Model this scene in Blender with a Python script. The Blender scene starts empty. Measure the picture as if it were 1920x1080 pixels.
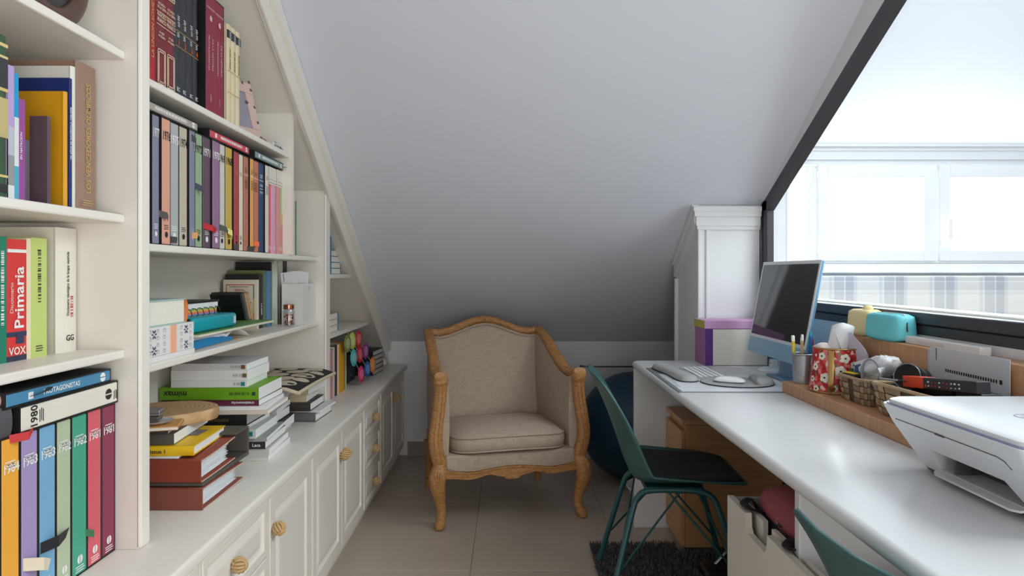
import bpy, bmesh, math, random
from mathutils import Vector, Matrix, Euler
random.seed(7)
scene = bpy.context.scene
C = scene.collection

# ------------------------------------------------------------ camera, sky, lights, exposure
F_PX, CX, CY, EYE = 1300.0, 955.0, 511.0, 1.16      # focal length in pixels, principal point, eye height
cam_d = bpy.data.cameras.new('camera'); cam = bpy.data.objects.new('camera', cam_d); C.objects.link(cam)
cam.location = (0, 0, EYE); cam.rotation_euler = (math.pi/2, 0, 0)
cam_d.sensor_width = 36.0; cam_d.lens = 36.0*F_PX/1920.0
cam_d.shift_x = (960.0-CX)/1920.0; cam_d.shift_y = -(540.0-CY)/1920.0
cam_d.clip_start = 0.02
scene.camera = cam
world = bpy.data.worlds.new('sky'); scene.world = world; world.use_nodes = True
world.node_tree.nodes['Background'].inputs[0].default_value = (0.93, 0.96, 1.0, 1)
world.node_tree.nodes['Background'].inputs[1].default_value = 3.2
def area(name, loc, rot, sx, sy, power, col=(1, 1, 1)):
    d = bpy.data.lights.new(name, 'AREA'); d.shape = 'RECTANGLE'; d.size = sx; d.size_y = sy
    d.energy = power; d.color = col
    o = bpy.data.objects.new(name, d); C.objects.link(o); o.location = loc; o.rotation_euler = rot
    return o
# daylight of the neighbouring room's end window, plus three added lights without a source
area('added_overhead_light', (2.6, 1.2, 2.95), (0, math.radians(38), 0), 1.5, 2.6, 84, (0.95, 0.975, 1.0))  # added for the desk and bookcase; the ceiling above it is closed
area('added_side_light', (3.9, 0.1, 1.05), (0, math.radians(97), 0), 1.5, 2.4, 52, (0.93, 0.965, 1.0))  # added to brighten the sloping ceiling through the glass; the wall has no window
area('window_daylight', (2.6, 4.36, 1.55), (math.radians(-90), 0, 0), 1.7, 0.62, 20, (0.95, 0.975, 1.0))
area('added_warm_fill', (0.55, -1.15, 1.05), (math.radians(114), 0, math.radians(-4)), 1.2, 1.6, 30, (1.0, 0.955, 0.90))  # added warm fill from behind the camera, in front of a solid wall
vs = scene.view_settings
vs.view_transform = 'Standard'; vs.look = 'None'; vs.exposure = 0.3; vs.gamma = 1.0; vs.use_curve_mapping = False
scene.cycles.use_denoising = True

# ------------------------------------------------------------ helpers
def PX(px, Y): return (px-CX)*Y/F_PX
def PZ(py, Y): return EYE-(py-CY)*Y/F_PX
def ceil_z(Y): return 3.465-0.622*Y
def lin(c): return tuple(((v/255.0)/12.92 if v/255.0 <= 0.04045 else ((v/255.0+0.055)/1.055)**2.4) for v in c)

_mats = {}
def mat(col, rough=0.5, var=0.06, scale=14.0, bump=0.0, bscale=200.0, metal=0.0, spec=0.5, sheen=0.0, key=None):
    k = key or ('m', tuple(col), rough, var, scale, bump, bscale, metal, spec, sheen)
    if k in _mats: return _mats[k]
    m = bpy.data.materials.new('surface'); m.use_nodes = True
    nt = m.node_tree; b = nt.nodes['Principled BSDF']
    l = lin(col)
    tc = nt.nodes.new('ShaderNodeTexCoord')
    nz = nt.nodes.new('ShaderNodeTexNoise'); nz.inputs['Scale'].default_value = scale; nz.inputs['Detail'].default_value = 3
    nt.links.new(tc.outputs['Object'], nz.inputs['Vector'])
    mx = nt.nodes.new('ShaderNodeMix'); mx.data_type = 'RGBA'
    mx.inputs['A'].default_value = (*[v*(1-var) for v in l], 1); mx.inputs['B'].default_value = (*[min(1, v*(1+var)) for v in l], 1)
    nt.links.new(nz.outputs['Fac'], mx.inputs['Factor']); nt.links.new(mx.outputs['Result'], b.inputs['Base Color'])
    b.inputs['Roughness'].default_value = rough; b.inputs['Metallic'].default_value = metal
    b.inputs['Specular IOR Level'].default_value = spec
    if sheen: b.inputs['Sheen Weight'].default_value = sheen
    if bump:
        n2 = nt.nodes.new('ShaderNodeTexNoise'); n2.inputs['Scale'].default_value = bscale
        nt.links.new(tc.outputs['Object'], n2.inputs['Vector'])
        bp = nt.nodes.new('ShaderNodeBump'); bp.inputs['Strength'].default_value = bump; bp.inputs['Distance'].default_value = 0.002
        nt.links.new(n2.outputs['Fac'], bp.inputs['Height']); nt.links.new(bp.outputs['Normal'], b.inputs['Normal'])
    _mats[k] = m
    return m

def wood(c1, c2, rough=0.45, stretch=(1, 1, 12), scale=9.0, dist=2.5):
    k = ('wood', c1, c2, rough, stretch, scale)
    if k in _mats: return _mats[k]
    m = bpy.data.materials.new('wood'); m.use_nodes = True
    nt = m.node_tree; b = nt.nodes['Principled BSDF']
    tc = nt.nodes.new('ShaderNodeTexCoord'); mp = nt.nodes.new('ShaderNodeMapping')
    mp.inputs['Scale'].default_value = stretch
    nz = nt.nodes.new('ShaderNodeTexNoise'); nz.inputs['Scale'].default_value = scale; nz.inputs['Detail'].default_value = 6; nz.inputs['Distortion'].default_value = dist
    rp = nt.nodes.new('ShaderNodeValToRGB')
    rp.color_ramp.elements[0].position = 0.3; rp.color_ramp.elements[1].position = 0.7
    rp.color_ramp.elements[0].color = (*lin(c1), 1); rp.color_ramp.elements[1].color = (*lin(c2), 1)
    nt.links.new(tc.outputs['Object'], mp.inputs['Vector']); nt.links.new(mp.outputs['Vector'], nz.inputs['Vector'])
    nt.links.new(nz.outputs['Fac'], rp.inputs['Fac']); nt.links.new(rp.outputs['Color'], b.inputs['Base Color'])
    b.inputs['Roughness'].default_value = rough
    bp = nt.nodes.new('ShaderNodeBump'); bp.inputs['Strength'].default_value = 0.15; bp.inputs['Distance'].default_value = 0.002
    nt.links.new(nz.outputs['Fac'], bp.inputs['Height']); nt.links.new(bp.outputs['Normal'], b.inputs['Normal'])
    _mats[k] = m
    return m

def linen(c1, c2, sc=420.0):
    k = ('linen', c1, c2)
    if k in _mats: return _mats[k]
    m = bpy.data.materials.new('linen'); m.use_nodes = True
    nt = m.node_tree; b = nt.nodes['Principled BSDF']
    tc = nt.nodes.new('ShaderNodeTexCoord')
    outs = []
    for st in ((1, 1, 0.06), (0.06, 0.5, 1.4)):
        mp = nt.nodes.new('ShaderNodeMapping'); mp.inputs['Scale'].default_value = st
        nz = nt.nodes.new('ShaderNodeTexNoise'); nz.inputs['Scale'].default_value = sc; nz.inputs['Detail'].default_value = 2
        nt.links.new(tc.outputs['Object'], mp.inputs['Vector']); nt.links.new(mp.outputs['Vector'], nz.inputs['Vector'])
        outs.append(nz.outputs['Fac'])
    ad = nt.nodes.new('ShaderNodeMath'); ad.operation = 'ADD'
    nt.links.new(outs[0], ad.inputs[0]); nt.links.new(outs[1], ad.inputs[1])
    rp = nt.nodes.new('ShaderNodeMapRange'); rp.inputs['From Min'].default_value = 0.7; rp.inputs['From Max'].default_value = 1.3
    nt.links.new(ad.outputs[0], rp.inputs['Value'])
    mx = nt.nodes.new('ShaderNodeMix'); mx.data_type = 'RGBA'
    mx.inputs['A'].default_value = (*lin(c1), 1); mx.inputs['B'].default_value = (*lin(c2), 1)
    nt.links.new(rp.outputs['Result'], mx.inputs['Factor']); nt.links.new(mx.outputs['Result'], b.inputs['Base Color'])
    b.inputs['Roughness'].default_value = 0.9; b.inputs['Specular IOR Level'].default_value = 0.15
    bp = nt.nodes.new('ShaderNodeBump'); bp.inputs['Strength'].default_value = 0.3; bp.inputs['Distance'].default_value = 0.001
    nt.links.new(ad.outputs[0], bp.inputs['Height']); nt.links.new(bp.outputs['Normal'], b.inputs['Normal'])
    _mats[k] = m
    return m

def clear_mat(tint=(0.95, 0.98, 0.97), refl=0.08, rough=0.02, key='clear'):
    k = ('clear', key)
    if k in _mats: return _mats[k]
    m = bpy.data.materials.new('clear'); m.use_nodes = True
    nt = m.node_tree; nt.nodes.clear()
    out = nt.nodes.new('ShaderNodeOutputMaterial'); tr = nt.nodes.new('ShaderNodeBsdfTransparent'); gl = nt.nodes.new('ShaderNodeBsdfGlossy')
    tr.inputs[0].default_value = (*tint, 1); gl.inputs['Roughness'].default_value = rough
    fr = nt.nodes.new('ShaderNodeLayerWeight'); fr.inputs['Blend'].default_value = 0.5
    pw = nt.nodes.new('ShaderNodeMath'); pw.operation = 'POWER'; pw.inputs[1].default_value = 5.0
    nt.links.new(fr.outputs['Facing'], pw.inputs[0])
    mu = nt.nodes.new('ShaderNodeMath'); mu.operation = 'MULTIPLY_ADD'; mu.inputs[1].default_value = 0.6; mu.inputs[2].default_value = refl*0.5
    mu.use_clamp = True; nt.links.new(pw.outputs[0], mu.inputs[0])
    mx = nt.nodes.new('ShaderNodeMixShader')
    nt.links.new(mu.outputs[0], mx.inputs[0])
    nt.links.new(tr.outputs[0], mx.inputs[1]); nt.links.new(gl.outputs[0], mx.inputs[2]); nt.links.new(mx.outputs[0], out.inputs[0])
    _mats[k] = m
    return m

class MB:
    def __init__(s): s.v = []; s.f = []
    def add(s, vs_, fs):
        o = len(s.v); s.v += [tuple(v) for v in vs_]; s.f += [tuple(i+o for i in f) for f in fs]; return s
    def box(s, x0, x1, y0, y1, z0, z1):
        return s.add([(x0, y0, z0), (x1, y0, z0), (x1, y1, z0), (x0, y1, z0), (x0, y0, z1), (x1, y0, z1), (x1, y1, z1), (x0, y1, z1)],
                     [(3, 2, 1, 0), (4, 5, 6, 7), (0, 1, 5, 4), (1, 2, 6, 5), (2, 3, 7, 6), (3, 0, 4, 7)])
    def rbox(s, x0, x1, y0, y1, z0, z1, r=0.004, seg=2, M=None):
        bm = bmesh.new(); bmesh.ops.create_cube(bm, size=1.0)
        for v in bm.verts:
            v.co = Vector(((x0+x1)/2+v.co.x*(x1-x0), (y0+y1)/2+v.co.y*(y1-y0), (z0+z1)/2+v.co.z*(z1-z0)))
        r = min(r, 0.49*min(abs(x1-x0), abs(y1-y0), abs(z1-z0)))
        bmesh.ops.bevel(bm, geom=bm.edges[:], offset=r, segments=seg, affect='EDGES', profile=0.5)
        return s.frombm(bm, M)
    def frombm(s, bm, M=None):
        bm.verts.ensure_lookup_table(); bm.verts.index_update()
        s.add([(M @ v.co if M else v.co) for v in bm.verts], [[v.index for v in f.verts] for f in bm.faces]); bm.free(); return s
    def prism(s, poly, a, b, axis='x'):
        n = len(poly)
        def pt(p, t):
            return (t, p[0], p[1]) if axis == 'x' else ((p[0], t, p[1]) if axis == 'y' else (p[0], p[1], t))
        vs_ = [pt(p, a) for p in poly]+[pt(p, b) for p in poly]
        fs = [tuple(range(n))[::-1], tuple(range(n, 2*n))]+[(i, (i+1) % n, n+(i+1) % n, n+i) for i in range(n)]
        return s.add(vs_, fs)
    def tube(s, pts, rad, n=10, cap=True, up=None, closed=False, flat=1.0, power=2.0):
        pts = [Vector(p) for p in pts]; m = len(pts)
        if not isinstance(rad, (list, tuple)): rad = [rad]*m
        vs_ = []; prev = None
        for i, p in enumerate(pts):
            if closed: t = (pts[(i+1) % m]-pts[i-1])
            else: t = pts[min(i+1, m-1)]-pts[max(i-1, 0)]
            t = t.normalized() if t.length > 1e-9 else Vector((0, 0, 1))
            if up is not None: ref = Vector(up)
            else: ref = prev if prev is not None else (Vector((0, 0, 1)) if abs(t.z) < 0.9 else Vector((1, 0, 0)))
            a = ref-t*ref.dot(t)
            a = a.normalized() if a.length > 1e-6 else t.orthogonal().normalized()
            prev = a; b = t.cross(a)
            r = rad[i]; rw, rh = (r if isinstance(r, (list, tuple)) else (r*flat, r))
            for k in range(n):
                an = 2*math.pi*k/n; cc, ss = math.cos(an), math.sin(an)
                e = 2.0/power
                cu = math.copysign(abs(cc)**e, cc); su = math.copysign(abs(ss)**e, ss)
                vs_.append(p+a*(rh*cu)+b*(rw*su))
        fs = []
        rng = m if closed else m-1
        for i in range(rng):
            j = (i+1) % m
            for k in range(n):
                fs.append((i*n+k, i*n+(k+1) % n, j*n+(k+1) % n, j*n+k))
        if cap and not closed:
            fs.append(tuple(range(n))[::-1]); fs.append(tuple((m-1)*n+k for k in range(n)))
        return s.add(vs_, fs)
    def lathe(s, prof, n=24, c=(0, 0, 0), M=None, sx=1.0, sy=1.0):
        vs_ = []; fs = []; m = len(prof)
        for (r, z) in prof:
            for k in range(n):
                an = 2*math.pi*k/n
                v = Vector((r*sx*math.cos(an), r*sy*math.sin(an), z))
                if M: v = M @ v
                vs_.append(v+Vector(c))
        for i in range(m-1):
            for k in range(n):
                fs.append((i*n+k, i*n+(k+1) % n, (i+1)*n+(k+1) % n, (i+1)*n+k))
        if prof[0][0] > 1e-6: fs.append(tuple(range(n))[::-1])
        if prof[-1][0] > 1e-6: fs.append(tuple((m-1)*n+k for k in range(n)))
        return s.add(vs_, fs)
    def grid(s, fn, nu, nv):
        vs_ = [fn(i/nu, j/nv) for j in range(nv+1) for i in range(nu+1)]
        fs = [(j*(nu+1)+i, j*(nu+1)+i+1, (j+1)*(nu+1)+i+1, (j+1)*(nu+1)+i) for j in range(nv) for i in range(nu)]
        return s.add(vs_, fs)
    def rings(s, rings, cap=True):
        n = len(rings[0]); o = []
        for r in rings: o += r
        fs = []
        for i in range(len(rings)-1):
            for k in range(n):
                fs.append((i*n+k, i*n+(k+1) % n, (i+1)*n+(k+1) % n, (i+1)*n+k))
        if cap:
            fs.append(tuple(range(n))[::-1]); fs.append(tuple((len(rings)-1)*n+k for k in range(n)))
        return s.add(o, fs)
    def shift(s, d): s.v = [(v[0]+d[0], v[1]+d[1], v[2]+d[2]) for v in s.v]; return s
    def xf(s, M): s.v = [tuple(M @ Vector(v)) for v in s.v]; return s
    def mesh(s, smooth=None, fix=True):
        me = bpy.data.meshes.new('shape'); me.from_pydata(s.v, [], s.f)
        if fix:
            bm = bmesh.new(); bm.from_mesh(me)
            bmesh.ops.remove_doubles(bm, verts=bm.verts, dist=1e-6)
            bmesh.ops.recalc_face_normals(bm, faces=bm.faces); bm.to_mesh(me); bm.free()
        if smooth:
            for p in me.polygons: p.use_smooth = True
            me.set_sharp_from_angle(angle=math.radians(smooth))
        me.update(); return me
    def build(s, name, m, parent=None, smooth=None, rel=None, fix=True, thick=None):
        if rel is not None: s.shift((-rel[0], -rel[1], -rel[2]))
        me = s.mesh(smooth, fix)
        if m: me.materials.append(m)
        o = bpy.data.objects.new(name, me); C.objects.link(o)
        if parent is not None: o.parent = parent
        if thick:
            md = o.modifiers.new('thickness', 'SOLIDIFY'); md.thickness = thick; md.offset = 0
        return o

def thing(name, label, cat, loc=(0, 0, 0), rot=(0, 0, 0), group=None):
    o = bpy.data.objects.new(name, None); C.objects.link(o); o.empty_display_size = 0.05
    o.location = loc; o.rotation_euler = rot
    o['label'] = label; o['category'] = cat
    if group: o['group'] = group
    return o
def tag(o, label, cat, group=None, kind=None):
    o['label'] = label; o['category'] = cat
    if group: o['group'] = group
    if kind: o['kind'] = kind
    return o
def struct(o): o['kind'] = 'structure'; return o
def inst(name, me, parent, loc=(0, 0, 0), rot=(0, 0, 0)):
    o = bpy.data.objects.new(name, me); C.objects.link(o); o.parent = parent; o.location = loc; o.rotation_euler = rot; return o

# lettering: flat glyph meshes from the built-in font
_txt = {}
def text_mb(txt, size, M, align='CENTER', fit=None, bold=0.0, sx=1.0):
    """glyphs laid in a plane: local text (u, v) goes through matrix M"""
    k = (txt, align, bold)
    if k not in _txt:
        cu = bpy.data.curves.new('t', 'FONT'); cu.body = txt; cu.align_x = align; cu.align_y = 'CENTER'; cu.resolution_u = 2; cu.size = 1.0; cu.offset = bold
        ob = bpy.data.objects.new('t', cu); C.objects.link(ob)
        me = bpy.data.meshes.new_from_object(ob)
        _txt[k] = ([v.co.copy() for v in me.vertices], [tuple(p.vertices) for p in me.polygons])
        bpy.data.objects.remove(ob); bpy.data.curves.remove(cu); bpy.data.meshes.remove(me)
    vs_, fs = _txt[k]
    if not vs_: return MB()
    w = max(v.x for v in vs_)-min(v.x for v in vs_)
    s = size
    kx = sx
    if fit and w*s*kx > fit: kx = fit/(w*s)
    return MB().add([M @ Vector((v.x*s*kx, v.y*s, 0)) for v in vs_], fs)

def frame_m(o, u, v):
    u = Vector(u).normalized(); v = Vector(v).normalized(); w = u.cross(v)
    M = Matrix((u, v, w)).transposed().to_4x4(); M.translation = Vector(o); return M

WHITE = mat((237, 231, 222), 0.38, 0.015, 3)          # lacquered furniture paint
WALL = mat((228, 228, 230), 0.85, 0.02, 2)
CEIL = mat((224, 228, 238), 0.85, 0.015, 1.5)
PAGE = mat((238, 233, 220), 0.85, 0.05, 90)
PAGEW = mat((240, 240, 238), 0.85, 0.04, 90)
BLACK = mat((22, 22, 24), 0.45, 0.1)
INKW = mat((238, 238, 236), 0.6, 0.01); INKB = mat((25, 25, 28), 0.6, 0.01); INKG = mat((196, 160, 96), 0.4, 0.02)
INKO = mat((230, 95, 35), 0.6, 0.01); INKR = mat((200, 45, 40), 0.6, 0.01)
# ============================================================ the setting
YW = 4.41                                  # far knee wall
XL, XP = -1.10, 1.185                      # left wall, glass partition plane
XF, XS, XB, XC, ZC = -0.772, -0.804, -1.06, -0.645, 0.58   # bookcase face, shelf front, back panel, worktop front, worktop height
# floor: large tiles with thin joints, each a piece of the floor
floor = struct(MB().box(-1.15, 3.95, -1.3, 4.5, -0.06, -0.003).build('floor', mat((158, 146, 134), 0.8)))
tile_m = mat((186, 172, 158), 0.42, 0.05, 5, 0.04, 60)
def tile_mesh(w, d):
    t = MB().rbox(0, w, 0, d, -0.02, 0, 0.0015, 1).mesh(); t.materials.append(tile_m); return t
xs_ = [-1.15, -0.75, -0.15, 0.45, 1.05, 1.165]; ys_ = [-1.3+0.8*i for i in range(7)]+[4.41]
for i in range(len(xs_)-1):
    for j in range(len(ys_)-1):
        w, d = xs_[i+1]-xs_[i]-0.002, ys_[j+1]-ys_[j]-0.002
        if w > 0.02 and d > 0.02: inst('tile', tile_mesh(w, d), floor, (xs_[i], ys_[j], 0))
struct(MB().box(XP+0.03, 3.95, -1.3, 4.4, -0.003, 0.004).build('floor_neighbour', mat((122, 106, 90), 0.5, 0.06, 4)))
# far wall, left wall, wall behind, neighbouring room
struct(MB().box(-1.15, 3.95, YW, YW+0.1, -0.02, 0.9).build('wall_back', WALL))
struct(MB().box(-1.2, XL, -1.4, 4.5, -0.02, 3.6).build('wall_left', WALL))
struct(MB().box(-1.2, 4.0, -1.4, -1.3, -0.02, 3.6).build('wall_front', WALL))
struct(MB().box(3.95, 4.05, -1.4, 4.6, -0.02, 3.9).build('wall_neighbour', WALL))
bb = MB()
bb.box(XC, 0.88, YW-0.014, YW, 0, 0.085)
struct(bb.build('baseboard_back', mat((150, 140, 130), 0.5)))
# ceiling of this room: slope down to the knee wall, flat above the camera
def slab(name, x0, x1, pts, th, m):
    lo = pts; hi = [(y, z+th) for y, z in pts[::-1]]
    return struct(MB().prism(lo+hi, x0, x1, 'x').build(name, m))
slab('ceiling', -1.15, XP, [(4.46, ceil_z(4.46)), (1.1, ceil_z(1.1)), (-1.35, ceil_z(1.1))], 0.05, CEIL)
slab('ceiling_neighbour', XP+0.03, 4.0, [(4.46, 1.90), (2.0, 3.3), (-1.35, 3.3)], 0.06, CEIL)
# partition wall above and below the glass
def dz(Y): return 1.470+0.508*(3.2-Y)      # lower edge of the slanted frame's outer side
wr = MB()
wr.prism([(3.2, 3.85), (3.2, dz(3.2)), (1.2, dz(1.2)), (-1.3, dz(1.2)), (-1.3, 3.85)], XP-0.02, XP+0.03, 'x')
wr.box(XP-0.02, XP+0.03, 3.2, 4.42, 0, 3.85)
wr.box(XP-0.02, XP+0.03, -1.3, 3.2, 0, 0.984)
struct(wr.build('wall_right', WALL))
# dark metal frame of the glass partition
DARKM = mat((62, 62, 68), 0.42, 0.05, 10, spec=0.5)
win2 = thing('window_2', 'black framed fixed glass partition with slanted top beside the desk', 'window', (XP, 1.0, 0.984))
del win2['category']; win2['kind'] = 'structure'
rel = (XP, 1.0, 0.984)
f = MB(); f.rbox(XP-0.022, XP+0.012, 3.135, 3.2, 0.984, dz(3.165), 0.003, 1); f.build('upright', DARKM, win2, rel=rel)
f = MB(); f.prism([(3.2, dz(3.2)), (3.2, dz(3.2)-0.02), (3.135, dz(3.2)-0.03), (1.2, dz(1.2)-0.05), (1.2, dz(1.2))], XP-0.022, XP+0.012, 'x'); f.build('slanted_bar', DARKM, win2, rel=rel)
f = MB(); f.rbox(XP-0.022, XP+0.012, -1.3, 1.2, dz(1.2)-0.05, dz(1.2), 0.003, 1); f.build('head_bar', DARKM, win2, rel=rel)
f = MB(); f.rbox(XP-0.022, XP+0.03, -1.3, 3.12, 0.984, 1.013, 0.003, 1); f.build('bottom_bar', DARKM, win2, rel=rel)
f = MB(); f.rbox(XP-0.03, XP+0.03, -1.3, 3.12, 1.015, 1.047, 0.003, 1); f.build('bottom_bar', DARKM, win2, rel=rel)
f = MB(); f.prism([(3.14, 1.045), (3.14, dz(3.2)-0.02), (1.2, dz(1.2)-0.045), (-1.25, dz(1.2)-0.045), (-1.25, 1.045)], XP-0.004, XP+0.004, 'x')
f.build('pane', clear_mat(), win2, rel=rel)
f = MB(); f.rbox(XP+0.031, XP+0.11, -1.3, 3.2, 1.02, 1.052, 0.004, 1); struct(f.build('trim_sill', WHITE))
# white boxed column at the end of the desk, with crown and corner beads
XQ = 0.875
COLM = mat((226, 228, 230), 0.6, 0.015, 3)
co = MB(); co.prism([(3.2, 0), (3.6, 0), (3.6, ceil_z(3.6)-0.005), (3.2, ceil_z(3.2)-0.005)], XQ, XP-0.031, 'x')
col_o = struct(co.build('wall_column', COLM))
cr = MB()
for (o, z0, z1) in ((0.010, 0.105, 0.088), (0.016, 0.088, 0.045), (0.026, 0.045, 0.022), (0.032, 0.022, 0.0)):
    cr.box(XQ-o, XP-0.031, 3.2-o, 3.2, ceil_z(3.2)-z0-0.012, ceil_z(3.2)-z1-0.012)
for (o, z0, z1) in ((0.010, 0.105, 0.088), (0.022, 0.088, 0.03), (0.032, 0.03, 0.002)):
    cr.prism([(3.2, ceil_z(3.2)-z0), (3.6, ceil_z(3.6)-z0), (3.6, ceil_z(3.6)-z1), (3.2, ceil_z(3.2)-z1)], XQ-o, XQ, 'x')
cr.build('crown', COLM, col_o)
cb = MB(); cb.rbox(XQ+0.03, XQ+0.045, 3.192, 3.2, 0.76, 1.36, 0.003, 1); cb.build('bead', COLM, col_o)
cb = MB(); cb.rbox(XQ-0.006, XQ+0.01, 3.194, 3.21, 0.76, 1.37, 0.003, 1); cb.build('bead', COLM, col_o)
cb = MB(); cb.rbox(XQ-0.02, XQ, 3.575, 3.6, 0.0, 1.13, 0.004, 1); cb.build('bead', COLM, col_o)
# end wall of the neighbouring room with its white casement window
YN = 4.40
def wx(px): return PX(px, YN)
def wz(py): return PZ(py, YN)
w = MB()
zt, zb = wz(308), wz(494)
w.box(XP+0.03, wx(1474), YN, YN+0.12, 0, 2.1); w.box(wx(1474), 3.95, YN, YN+0.12, zt, 2.1); w.box(wx(1474), 3.95, YN, YN+0.12, 0, zb)
w.box(wx(1988), 3.95, YN, YN+0.12, zb, zt)
struct(w.build('wall_end', mat((235, 236, 240), 0.8, 0.01)))
cw = MB()
for (o, a, b) in ((0.03, 277, 284), (0.06, 270, 277), (0.02, 284, 300)): cw.box(XP+0.04, 3.95, YN-o, YN, wz(b), wz(a))
struct(cw.build('trim_cornice', mat((232, 234, 239), .5, .01)))
win1 = thing('window_1', 'white two leaf casement window beyond the glass partition', 'window', (wx(1740), YN, zb))
del win1['category']; win1['kind'] = 'structure'
rel = (wx(1740), YN, zb)
PVC = mat((240, 241, 244), 0.35, 0.01)
fr = MB()
for a, b in ((1474, 1480), (1512, 1526), (1980, 1988)): fr.rbox(wx(a), wx(b), YN-0.01, YN+0.06, zb, zt, 0.004, 1)
fr.rbox(wx(1474), wx(1988), YN-0.012, YN+0.062, zt-0.02, zt, 0.004, 1); fr.rbox(wx(1474), wx(1988), YN-0.012, YN+0.062, zb, zb+0.02, 0.004, 1)
fr.build('window_frame', PVC, win1, rel=rel)
for a, b in ((1530, 1752), (1757, 1979)):
    s = MB(); A, B, T, Bo = wx(a), wx(b), wz(310), wz(490)
    gx0, gx1, gz0, gz1 = wx(a+20), wx(b-25), wz(470), wz(333)
    s.rbox(A, gx0, YN-0.03, YN+0.03, Bo, T, 0.005, 1); s.rbox(gx1, B, YN-0.03, YN+0.03, Bo, T, 0.005, 1)
    s.rbox(gx0-0.003, gx1+0.003, YN-0.028, YN+0.03, Bo, gz0, 0.005, 1); s.rbox(gx0-0.003, gx1+0.003, YN-0.028, YN+0.03, gz1, T, 0.005, 1)
    so = s.build('sash', PVC, win1, rel=rel)
    MB().box(gx0-0.005, gx1+0.005, YN, YN+0.006, gz0-0.005, gz1+0.005).build('pane', clear_mat(), so, rel=rel)
    for zz in (Bo+0.05, T-0.09): MB().tube([(A-0.006, YN-0.035, zz), (A-0.006, YN-0.035, zz+0.045)], 0.006, 8).build('hinge', PVC, so, rel=rel)
h = MB(); h.rbox(wx(1768), wx(1774), YN-0.04, YN-0.028, wz(430), wz(405), 0.003, 1); h.rbox(wx(1767), wx(1775), YN-0.065, YN-0.045, wz(450), wz(412), 0.005, 2); h.build('handle', PVC, win1, rel=rel)
MB().box(wx(1480), wx(1512), YN+0.02, YN+0.026, zb+0.02, zt-0.02).build('pane', clear_mat(), win1, rel=rel)
struct(MB().rbox(XP+0.1, 3.95, YN-0.05, YN, wz(512), wz(495), 0.005, 1).build('trim_window_board', PVC))
# plaid fabric panel below that window
def plaid():
    m = bpy.data.materials.new('plaid'); m.use_nodes = True; nt = m.node_tree; b = nt.nodes['Principled BSDF']
    tc = nt.nodes.new('ShaderNodeTexCoord'); sp = nt.nodes.new('ShaderNodeSeparateXYZ'); nt.links.new(tc.outputs['Object'], sp.inputs[0])
    cols = []
    for ax, per in (('X', 0.31), ('Z', 0.25)):
        d = nt.nodes.new('ShaderNodeMath'); d.operation = 'DIVIDE'; d.inputs[1].default_value = per; nt.links.new(sp.outputs[ax], d.inputs[0])
        fr = nt.nodes.new('ShaderNodeMath'); fr.operation = 'FRACT'; nt.links.new(d.outputs[0], fr.inputs[0])
        rp = nt.nodes.new('ShaderNodeValToRGB'); cr_ = rp.color_ramp; cr_.interpolation = 'CONSTANT'
        stops = [(0, (246, 243, 238)), (0.30, (222, 222, 226)), (0.36, (245, 243, 240)), (0.40, (194, 196, 206)), (0.60, (236, 236, 238)), (0.63, (178, 181, 194)), (0.79, (220, 221, 227)), (0.86, (246, 244, 240))]
        cr_.elements[0].position = 0; cr_.elements[0].color = (*lin(stops[0][1]), 1)
        cr_.elements[1].position = stops[1][0]; cr_.elements[1].color = (*lin(stops[1][1]), 1)
        for p, c in stops[2:]: e = cr_.elements.new(p); e.color = (*lin(c), 1)
        nt.links.new(fr.outputs[0], rp.inputs[0]); cols.append(rp.outputs[0])
    mx = nt.nodes.new('ShaderNodeMix'); mx.data_type = 'RGBA'; mx.inputs['Factor'].default_value = 0.42
    nt.links.new(cols[0], mx.inputs['A']); nt.links.new(cols[1], mx.inputs['B']); nt.links.new(mx.outputs['Result'], b.inputs['Base Color'])
    b.inputs['Roughness'].default_value = 0.9
    return m
pn = MB().rbox(1.25, 3.9, YN-0.12, YN-0.052, 0.45, wz(517), 0.01, 2).build('plaid_panel', plaid(), rel=(2.5, YN-0.08, 0.45))
pn.location = (2.5, YN-0.08, 0.45); tag(pn, 'grey and white plaid fabric panel under the casement window', 'fabric panel')

# ============================================================ bookcase
bc = thing('bookcase', 'built-in white bookcase following the sloping ceiling above the worktop', 'bookcase', (-0.93, 2.9, ZC))
R = (-0.93, 2.9, ZC)
LY = [(4.41, ceil_z(4.41))]
def soff(Y): return ceil_z(Y)-0.145
POSTS = [(0.36, 0.40), (1.452, 1.492), (2.92, 2.99)]
for a, b in POSTS:
    p = MB(); p.prism([(a, ZC), (b, ZC), (b, min(2.6, soff(b)+0.02)), (a, min(2.6, soff(a)+0.02))], XB, XF-0.006, 'x')
    p.rbox(XF-0.012, XF, a, b, ZC, min(2.6, soff(b)+0.03), 0.005, 2)
    p.build('upright_panel', WHITE, bc, rel=R)
p = MB(); p.prism([(2.537, 1.225), (2.562, 1.225), (2.562, soff(2.562)+0.01), (2.537, soff(2.537)+0.01)], XB, XS+0.008, 'x'); p.build('divider', WHITE, bc, rel=R)
MB().prism([(0.36, ZC), (4.40, ZC), (4.40, ceil_z(4.40)-0.004), (1.4, 2.58), (0.36, 2.58)], XB-0.02, XB, 'x').build('back_panel', mat((228, 222, 212), 0.5, 0.015, 3), bc, rel=R)
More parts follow.
